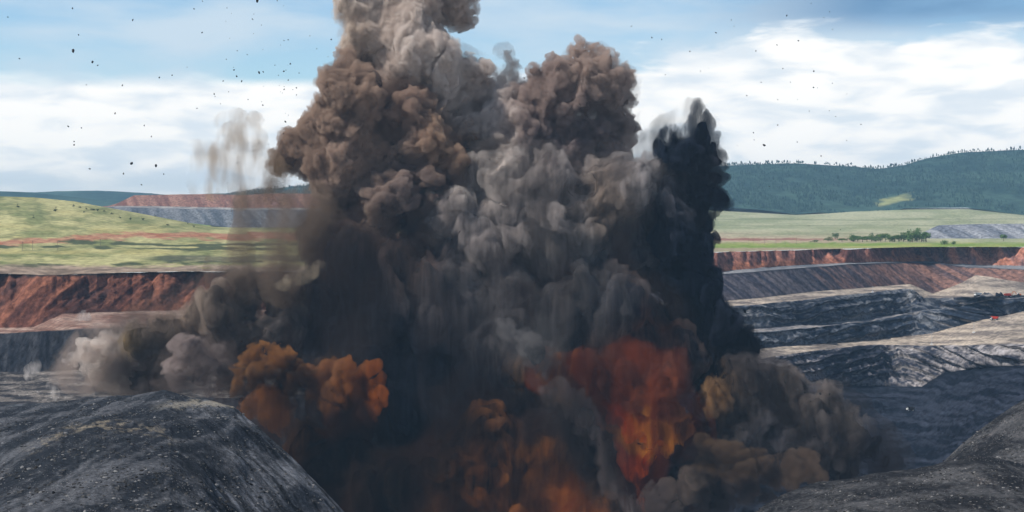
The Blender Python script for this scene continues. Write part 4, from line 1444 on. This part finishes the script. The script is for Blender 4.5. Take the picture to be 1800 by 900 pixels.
RT = [ridge_tree_mesh(300 + k, 0 if k % 3 else 1) for k in range(7)]
q = np.random.default_rng(12)
crest_row = 4
cu = 900 + HBp[crest_row, :, 0] / HBp[crest_row, :, 1] * F
spots = list(q.uniform(1262, 1420, 52)) + list(q.uniform(1420, 1580, 34)) + list(q.uniform(1585, 1700, 34)) + list(q.uniform(1690, 1800, 26)) + list(q.uniform(395, 560, 28))
for u in spots:
    j = int(np.argmin(np.abs(cu - u)))
    p = HBp[crest_row, j]
    o = bpy.data.objects.new('conifer_tree', RT[q.integers(0, 7)])
    C.objects.link(o)
    o.location = (p[0] + q.uniform(-4, 4), p[1] + q.uniform(-25, 15), p[2] - 2)
    h = q.uniform(13, 26) if u > 600 else q.uniform(10, 17)
    o.scale = (h * q.uniform(.8, 1.2), h * q.uniform(.8, 1.2), h)
    o.rotation_euler[2] = q.uniform(0, 6.28)
    o['category'] = 'tree'
    if u < 600:
        o['label'] = 'tiny conifer on the skyline seen through the thin dust on the left'
        o['group'] = 'conifers on the left skyline'
    elif u < 1583:
        o['label'] = 'tiny conifer on the lower, level part of the wooded right ridge'
        o['group'] = 'conifers on the level ridge'
    else:
        o['label'] = 'tiny conifer on the rising part of the wooded right ridge'
        o['group'] = 'conifers on the rising ridge'


def leaf_crown(name, seed, n=560, sq=(.56, .56, .50), lobes=8):
    q = np.random.default_rng(seed)
    cs = [q.normal(size=3) * np.array(sq) * .45 for _ in range(lobes)]
    vs, fs = [], []
    for k in range(n):
        d = q.normal(size=3)
        d /= np.linalg.norm(d)
        c = cs[k % lobes] + d * np.array(sq) * .52 * q.random() ** .35
        s = q.uniform(.025, .06)
        t1 = q.normal(size=3)
        t1 /= np.linalg.norm(t1)
        t2 = np.cross(t1, q.normal(size=3))
        t2 /= np.linalg.norm(t2)
        b = len(vs)
        vs += [c - t1 * s, c - t2 * s, c + t1 * s, c + t2 * s]
        fs.append((b, b + 1, b + 2, b + 3))
    v = np.array(vs)
    v[:, 2] += .54
    return mesh_np(name, v, np.array(fs), smooth=False)


def trunk_mesh(seed):
    b = MB()
    b.tube((0, 0, -.08), (.01, 0, .5), .035, .02, 7)
    b.tube((.01, 0, .4), (.16, .05, .72), .018, .006, 5)
    b.tube((.01, 0, .36), (-.15, -.04, .7), .018, .006, 5)
    b.tube((.01, 0, .45), (.0, .12, .8), .016, .005, 5)
    me = bpy.data.meshes.new('trunk')
    me.from_pydata([tuple(v) for v in b.v], [], b.f)
    me.materials.append(M_bark)
    return me


TRK = trunk_mesh(1)
CRN = [leaf_crown('crown', 40 + k) for k in range(5)]
CRS = [leaf_crown('crown', 60 + k) for k in range(3)]
for c_ in CRN:
    c_.materials.append(M_leafm)
for c_ in CRS:
    c_.materials.append(M_shrub)


def tree(name, p, h, w, label, group=None, shrub=False):
    r = empty(name, p, random.uniform(0, 6.28), label=label, category='shrub' if shrub else 'tree')
    if group:
        r['group'] = group
    r.scale = (w, w, h)
    a = bpy.data.objects.new('trunk', TRK)
    C.objects.link(a)
    a.parent = r
    c = bpy.data.objects.new('crown', random.choice(CRS if shrub else CRN))
    C.objects.link(c)
    c.parent = r
    return r


row = [(1494, 424, 9, 10), (1500, 425, 11, 12), (1507, 424, 9, 12), (1515, 425, 8, 12), (1523, 425, 9, 13), (1531, 424, 12, 12), (1540, 425, 9, 13), (1548, 425, 12, 11), (1556, 424, 13, 12),
       (1564, 425, 10, 13), (1572, 425, 9, 12), (1580, 425, 11, 12), (1588, 425, 13, 12), (1595, 424, 17, 12), (1602, 425, 15, 12), (1608, 424, 20, 13), (1614, 425, 15, 12), (1621, 425, 14, 13), (1627, 426, 16, 12)]
for i, (u, v, h, w) in enumerate(row):
    lab = 'green leafy tree in the row growing along the pit edge before the grey dump'
    g = 'row of leafy trees behind the far pit edge'
    if i == 15:
        lab, g = 'tallest leafy tree near the right end of the row behind the pit edge', None
    tree('leafy_tree', near_vert(PLAIN, u, v), h * 1.5, w * 2.0, lab, g)
for (u, v, h, w, lab) in [(1468, 421, 13, 12, 'small round tree standing alone left of the leafy tree row'), (1457, 424, 7, 14, 'low wide green bush left of the small round tree'),
                          (1478, 425, 6, 16, 'low bush between the small round tree and the tree row'), (1763, 424, 12, 12, 'single small tree in front of the grey dump at the right'),
                          (1660, 430, 7, 14, 'low dark bush on the grass right of the tree row'), (1676, 430, 5, 9, 'smallest bush on the grass right of the tree row'),
                          (1430, 426, 4, 12, 'flat low bush on the field, leftmost of the bushes by the pit edge')]:
    tree('leafy_tree' if h > 10 else 'bush', near_vert(PLAIN, u, v), h * 1.4, w * 1.4, lab)
for (u, v, s) in [(129, 363, 3), (142, 366, 3), (153, 368, 3), (161, 369.5, 2.6), (166, 370, 3), (172, 371, 3.4), (182, 372, 2.6), (147, 374, 2.6), (196, 377, 3), (218, 385, 3.6), (229, 387, 3.6), (236, 389, 3.8),
                  (251, 387, 3.6), (272, 381, 3), (294, 397, 3), (342, 399.5, 3), (32, 365, 4), (96, 372, 5), (120, 376, 3), (212, 384, 3), (300, 391, 2.4), (60, 384, 2.6), (330, 394, 2.4)]:
    lab = 'small dark shrub dotted on the green slope left of the dust'
    g = 'shrubs on the green slope'
    if u == 96:
        lab, g = 'widest dark shrub high on the green slope, apart from the others', None
    if u == 32:
        lab, g = 'lone dark shrub near the left edge high on the green slope', None
    tree('shrub', near_vert(RISE, u, v), s * 1.3, s * 1.5, lab, g, True)

# ---- poles
M_pole = mat_surface('pole_wood', (0.16, 0.13, 0.11), vary=.1)
M_steel = mat_surface('galvanised_steel', (0.45, 0.46, 0.47), rough=.5, vary=.05)
M_white = mat_surface('white_paint', (0.78, 0.78, 0.76), rough=.5, vary=.05)
M_redp = mat_surface('red_paint', (0.45, 0.05, 0.03), rough=.5, vary=.1)
M_orap = mat_surface('orange_paint', (0.50, 0.16, 0.05), rough=.5, vary=.1)
M_tyre = mat_surface('tyre_rubber', (0.03, 0.03, 0.03), vary=.1)
M_dark = mat_surface('dark_metal', (0.05, 0.05, 0.055), rough=.6, vary=.1)
M_glass = mat_surface('cab_glass', (0.02, 0.03, 0.04), rough=.08, vary=0, spec=.6)


def pole(p, h, label, group=None):
    r = empty('utility_pole', p, .2, label=label, category='utility pole')
    if group:
        r['group'] = group
    MB().tube((0, 0, -1), (0, 0, h), .28, .2, 8).build('post', M_pole, r)
    MB().box((0, 0, h - 1.0), (3.2, .25, .25)).build('crossarm', M_pole, r)
    for x in (-1.4, 0, 1.4):
        MB().tube((x, 0, h - .9), (x, 0, h - .3), .12, .08, 6).build('insulator', M_steel, r)


for k, (u, v) in enumerate([(40, 441), (57, 440), (101, 441), (176, 436)]):
    pole(near_vert(RISE, u, v), 13, 'thin wooden pole standing on the green field above the red wall', 'poles on the left field')
for k, (u, v) in enumerate([(1318, 430), (1325, 431), (1342, 430), (1364, 430), (1381, 431), (1400, 430)]):
    pole(near_vert(PLAIN, u, v), 15, 'thin wooden pole by the pale soil strip beyond the right pit edge', 'poles beyond the right pit edge')


def mast(p, h, label):
    r = empty('mast', p, 0, label=label, category='mast')
    MB().tube((0, 0, -1), (0, 0, h), .3, .18, 8).build('post', M_steel, r)
    MB().box((0, 0, .9), (3.4, 2.6, 1.8)).build('base', M_white, r, bevel=.1)
    MB().box((0, 0, h), (2.0, .5, .6)).build('lamp_head', M_steel, r)


mast(near_vert(TERR, 1637, 606), 17, 'tall thin mast with white base at the lip of the sandy bench')
mast(near_vert(TERR, 1711, 585), 14, 'thin mast far back on the wide sandy bench')
mast(near_vert(TERR, 1533, 514), 10, 'short mast on the narrow sandy ledge in mid terrace')


# ---- vehicles
def wheel(parent, c, r, w):
    a = Vector(c)
    tyre = MB().tube(a - Vector((0, w / 2, 0)), a + Vector((0, w / 2, 0)), r, r, 20).build('wheel', M_tyre, parent, bevel=.12)
    MB().tube(a - Vector((0, w / 2 + .06, 0)), a + Vector((0, w / 2 + .06, 0)), r * .5, r * .5, 14).build('rim', M_steel, tyre)


def haul_truck(p, rz, label, mb, mc):
    r = empty('haul_truck', p, rz, label=label, category='truck')
    MB().box((0, 0, 2.1), (9.6, 2.4, .9)).build('chassis', M_dark, r, bevel=.08)
    # tipping body: open wedge with a canopy over the cab, x forward
    b = MB()
    prof = [(-5.6, 5.2), (-4.4, 3.0), (1.4, 2.75), (2.3, 5.4), (5.4, 5.9), (5.4, 6.15), (2.0, 6.0), (-5.6, 5.6)]
    for s in (-2.9, 2.7):
        b.prism([(x, z) for x, z in prof], 'y', s, s + .2)
    b.prism([(-5.6, 5.2), (-4.4, 3.0), (1.4, 2.75), (2.3, 5.4), (5.4, 5.9), (5.4, 6.1), (2.15, 5.62), (1.25, 3.0), (-4.3, 3.22), (-5.5, 5.4)], 'y', -2.699, 2.699)
    b.build('dump_body', mb, r, bevel=.04)
    cab = MB().box((3.6, -1.2, 4.1), (2.2, 2.0, 2.0), taper=.9).build('cab', mc, r, bevel=.1)
    MB().box((4.62, -1.2, 4.4), (.14, 1.7, .9)).build('window', M_glass, cab)
    MB().box((4.3, 0, 2.8), (2.2, 4.6, 1.3)).build('hood', mc, r, bevel=.15)
    for s in (-1, 1):
        MB().box((5.45, 1.7 * s, 2.7), (.12, .5, .3)).build('headlight', M_white, r)
        wheel(r, (3.4, 2.1 * s, 1.45), 1.45, 1.0)
        wheel(r, (-2.6, 2.35 * s, 1.45), 1.45, 1.1)
        wheel(r, (-2.6, 1.1 * s, 1.45), 1.45, .9)
    MB().tube((4.9, -2.4, 2.2), (5.3, -2.4, 3.4), .06).tube((4.9, 2.4, 2.2), (5.3, 2.4, 3.4), .06).build('handrail', M_steel, r)
    return r


def excavator(p, rz, label, mc):
    r = empty('excavator', p, rz, label=label, category='excavator')
    for s in (-1, 1):
        tr = MB().prism([(-4, .6), (-3.4, 0), (3.4, 0), (4, .6), (3.7, 1.3), (-3.7, 1.3)], 'y', 1.7 * s - .5, 1.7 * s + .5).build('track', M_tyre, r, bevel=.08)
        for x in (-3, -1.5, 0, 1.5, 3):
            MB().tube((x, 1.7 * s - .56, .6), (x, 1.7 * s + .56, .6), .4, .4, 10).build('roller', M_steel, tr)
    MB().tube((0, 0, 1.0), (0, 0, 2.0), 1.3, 1.3, 16).build('turntable', M_dark, r)
    h = MB().box((-1.0, 0, 3.1), (6.0, 4.4, 2.2)).build('house', mc, r, bevel=.15)
    MB().box((-3.7, 0, 2.8), (1.0, 4.2, 1.6)).build('counterweight', M_dark, r, bevel=.2)
    MB().tube((-2.5, -1.2, 4.2), (-2.5, -1.2, 5.2), .15).build('exhaust', M_dark, h)
    cab = MB().box((1.6, 1.4, 4.1), (1.8, 1.5, 2.2), taper=.92).build('cab', M_white, r, bevel=.08)
    MB().box((2.46, 1.4, 4.3), (.14, 1.2, 1.3), ry=-.06).build('window', M_glass, cab)
    MB().prism([(1.2, 3.0), (1.8, 2.6), (5.4, 6.6), (8.2, 7.0), (8.1, 7.7), (5.0, 7.6)], 'y', -.55, .25).build('boom', mc, r, bevel=.05)
    MB().prism([(7.3, 8.2), (8.1, 8.0), (9.6, 3.2), (9.0, 3.1)], 'y', -.45, .15).build('arm', mc, r, bevel=.05)
    bk = MB().prism([(9.8, 3.6), (8.8, 3.4), (7.6, 2.2), (8.2, 1.1), (9.4, 1.3), (9.1, 1.9), (8.5, 1.8), (8.3, 2.3), (9.3, 3.0)], 'y', -1.2, .9).build('bucket', M_dark, r, bevel=.04)
    for k in range(5):
        MB().box((9.55, -1.0 + .44 * k, 1.36), (.5, .14, .14), ry=.2).build('tooth', M_steel, bk)
    MB().tube((2.6, -.15, 3.0), (4.9, -.15, 6.0), .16).build('hydraulic_ram', M_steel, r)
    return r


haul_truck(near_vert(TERR, 1719, 521), radians(200), 'pale haul truck with raised sides on the sandy haul road', M_white, M_white)
haul_truck(near_vert(TERR, 1748, 564), radians(150), 'small red and white haul truck on the wide grey bench', M_redp, M_white)
excavator(near_vert(TERR, 1790, 521), radians(170), 'orange red excavator working at the right edge above the dark rock wall', M_orap)
haul_truck(near_vert(TERR, 1772, 522), radians(10), 'red dump truck beside the excavator at the right edge', M_redp, M_redp)
haul_truck(near_vert(TERR, 1601, 722), radians(185), 'tiny truck alone on the dark floor of the pit', M_dark, M_white)

# ---- loose rock on the heaps: uncountable
M_rubble = mat_surface('broken_rock', attr=True, vary=.3, bscale=2.0, spec=.0)


def rubble(surfs, n, seed):
    q = np.random.default_rng(seed)
    bm = bmesh.new()
    bmesh.ops.create_icosphere(bm, subdivisions=1, radius=1)
    iv = np.array([v.co[:] for v in bm.verts])
    fv = np.array([[v.index for v in f.verts] for f in bm.faces])
    bm.free()
    protos = [iv * q.uniform(.55, 1.25, (len(iv), 1)) * np.array((1, .85, .6)) for _ in range(8)]
    V, Fc, Cl, base = [], [], [], 0
    for surf, share, lo_, hi_ in surfs:
        pos = surf[1]
        R_, Cn = pos.shape[:2]
        cl = fbm(pos[..., 0] / 16, pos[..., 1] / 16, 0, 4, seed + 4)
        k = 0
        while k < n * share:
            i = q.integers(14, R_ - 1)
            j = q.integers(0, Cn - 1)
            if cl[i, j] < q.uniform(-.25, .45):
                continue
            p = pos[i, j] + q.uniform(-.8, .8, 3) * np.array((1, 1, 0))
            s = lo_ + (hi_ - lo_) * q.random() ** 4
            a = q.uniform(0, 6.28)
            R = np.array([[math.cos(a), -math.sin(a), 0], [math.sin(a), math.cos(a), 0], [0, 0, 1]])
            v = (protos[k % 8] * s) @ R.T + p
            g = q.choice([.025, .035, .05, .07, .10, .20]) * q.uniform(.8, 1.2)
            V.append(v)
            Fc.append(fv + base)
            Cl.append(np.tile(np.array((g * 1.0, g * .97, g * .95)), (len(iv), 1)))
            base += len(iv)
            k += 1
    me = mesh_np('rubble', np.concatenate(V), np.concatenate(Fc), np.concatenate(Cl), smooth=False)
    link('rubble', me, M_rubble, kind='stuff', label='broken grey rock scattered over the near spoil heaps', category='rubble')


rubble([(HEAPL, .5, .18, 1.1), (HEAPR, .3, .15, .8), (HEAPS, .2, .2, 1.0)], 30000, 9)


# ---- rocks in the air
def rock_mesh(seed):
    q = np.random.default_rng(seed)
    bm = bmesh.new()
    bmesh.ops.create_icosphere(bm, subdivisions=2, radius=.5)
    for v in bm.verts:
        n = float(fbm(np.array([v.co.x * 2.2 + seed]), np.array([v.co.y * 2.2]), np.array([v.co.z * 2.2]), 3, seed)[0])
        v.co = v.co * (1 + .55 * n)
        v.co.x *= 1.35
        v.co.z *= .75
    me = bpy.data.meshes.new('flying_rock')
    bm.to_mesh(me)
    bm.free()
    return me


M_frock = mat_surface('thrown_rock', (0.035, 0.033, 0.033), vary=.2, bscale=2)
FR = [rock_mesh(500 + k) for k in range(6)]
for m_ in FR:
    m_.materials.append(M_frock)
k1 = 600 / 1543.0
L1 = [(328, 38), (355, 158), (442, 295), (390, 384), (553, 386), (308, 571), (368, 578), (335, 640), (335, 655), (640, 835), (558, 785), (740, 787), (915, 5), (877, 40), (1140, 85), (913, 147),
      (1303, 180), (1497, 178), (1312, 288), (1283, 322), (1352, 330), (1190, 325), (1058, 316), (1009, 366), (1092, 367), (1303, 362), (1284, 404), (1340, 397), (1070, 345), (1188, 475), (520, 512),
      (652, 567), (684, 617), (1290, 550), (1282, 603), (778, 340), (720, 350), (600, 90), (890, 490), (968, 425), (36, 77), (88, 265), (405, 763)]
BIG = [(331, 229, 6, 'large tumbling rock in the blue sky at upper left'), (418, 280, 4.4, 'flat dark rock just right of the largest rock in the blue sky'),
       (595, 739, 4.6, 'dark rock low over the left skyline, left of a tall narrow one'), (705, 748, 4.4, 'narrow upright rock low over the left skyline'),
       (1171, 328, 4, 'dark rock in the cloud edge left of the brown smoke'), (1163, 2, 5, 'dark rock cut by the top of the picture left of the smoke')]
k2 = 700 / 1800.0
L2 = [(477, 90), (118, 170), (162, 178), (922, 53), (935, 133), (780, 184), (683, 203), (588, 230), (850, 322), (710, 310), (612, 372), (547, 432), (687, 450), (849, 395), (829, 502), (577, 600), (580, 632),
      (775, 642), (883, 705), (687, 565), (1063, 562), (728, 70), (408, 148), (838, 15), (26, 118), (290, 232)]
q = np.random.default_rng(77)


def fly(u, v, s, label, group=None, D=None):
    D = D or q.uniform(1020, 1180)
    o = bpy.data.objects.new('flying_rock', FR[q.integers(0, 6)])
    C.objects.link(o)
    o.location = P(u, v, D)
    w = s / F * D * 1.05
    o.scale = (w, w, w)
    o.rotation_euler = tuple(q.uniform(0, 6.28, 3))
    o['label'] = label
    o['category'] = 'rock'
    if group:
        o['group'] = group


for (a, b, s, lab) in BIG:
    fly(a * k1, b * k1, s, lab)
fly(1100 + 626 * k2, 656 * k2, 4.4, 'dark rock in the white cloud above the wooded ridge at right')
for (a, b) in L1:
    fly(a * k1, b * k1, q.uniform(1.6, 2.8), 'small dark rock thrown into the sky left of the smoke', 'small rocks flying left of the smoke')
for (a, b) in L2:
    fly(1100 + a * k2, b * k2, q.uniform(1.4, 2.4), 'small dark rock thrown into the sky right of the smoke', 'small rocks flying right of the smoke')
for k in range(60):
    fly(q.normal(455, 60), q.uniform(0, 330), q.uniform(.9, 1.7), 'small dark rock thrown into the sky left of the smoke', 'small rocks flying left of the smoke')
for k in range(26):
    fly(q.uniform(1130, 1500), q.uniform(20, 420), q.uniform(.8, 1.5), 'small dark rock thrown into the sky right of the smoke', 'small rocks flying right of the smoke')
for (u, v) in [(1415, 690), (1403, 686), (1442, 692), (1458, 693), (1425, 705), (1380, 672), (1433, 660), (1310, 690), (1350, 668), (1260, 640)]:
    fly(u, v, q.uniform(2.0, 3.4), 'dark rock flying in front of the low brown surge at right', 'rocks over the right dust surge', 1040)


# ---- small splashes of dust where thrown rock lands
def splash(u, v, D, w, h, label):
    r = np.random.default_rng(int(u * 7 + v))
    cen, rad = [], []
    for k in range(7):
        t = k / 6.0
        cen.append(np.array(P(u + r.normal() * w * .25, v - h * t, D)))
        rr = w * (.5 - .33 * t) / F * D
        rad.append(np.array((rr, rr, rr * 1.5)))
    me = voxel_union(spheres_mesh('splash', np.array(cen), np.array(rad)), 1.0)
    me.materials.clear()
    link('dust_splash', me, mat_wisp('splash_dust', (.8, .74, .70), .11, .22, .42, .66, 2.0, .08, u), label=label, category='dust')


splash(150, 566, 1560, 26, 16, 'small pale splash of dust on the reddish bench at left')
splash(85, 692, 1080, 20, 18, 'small pale splash of dust on the lower left bench')
splash(62, 655, 1160, 22, 22, 'ragged splash of dust at the foot of the dark left wall')
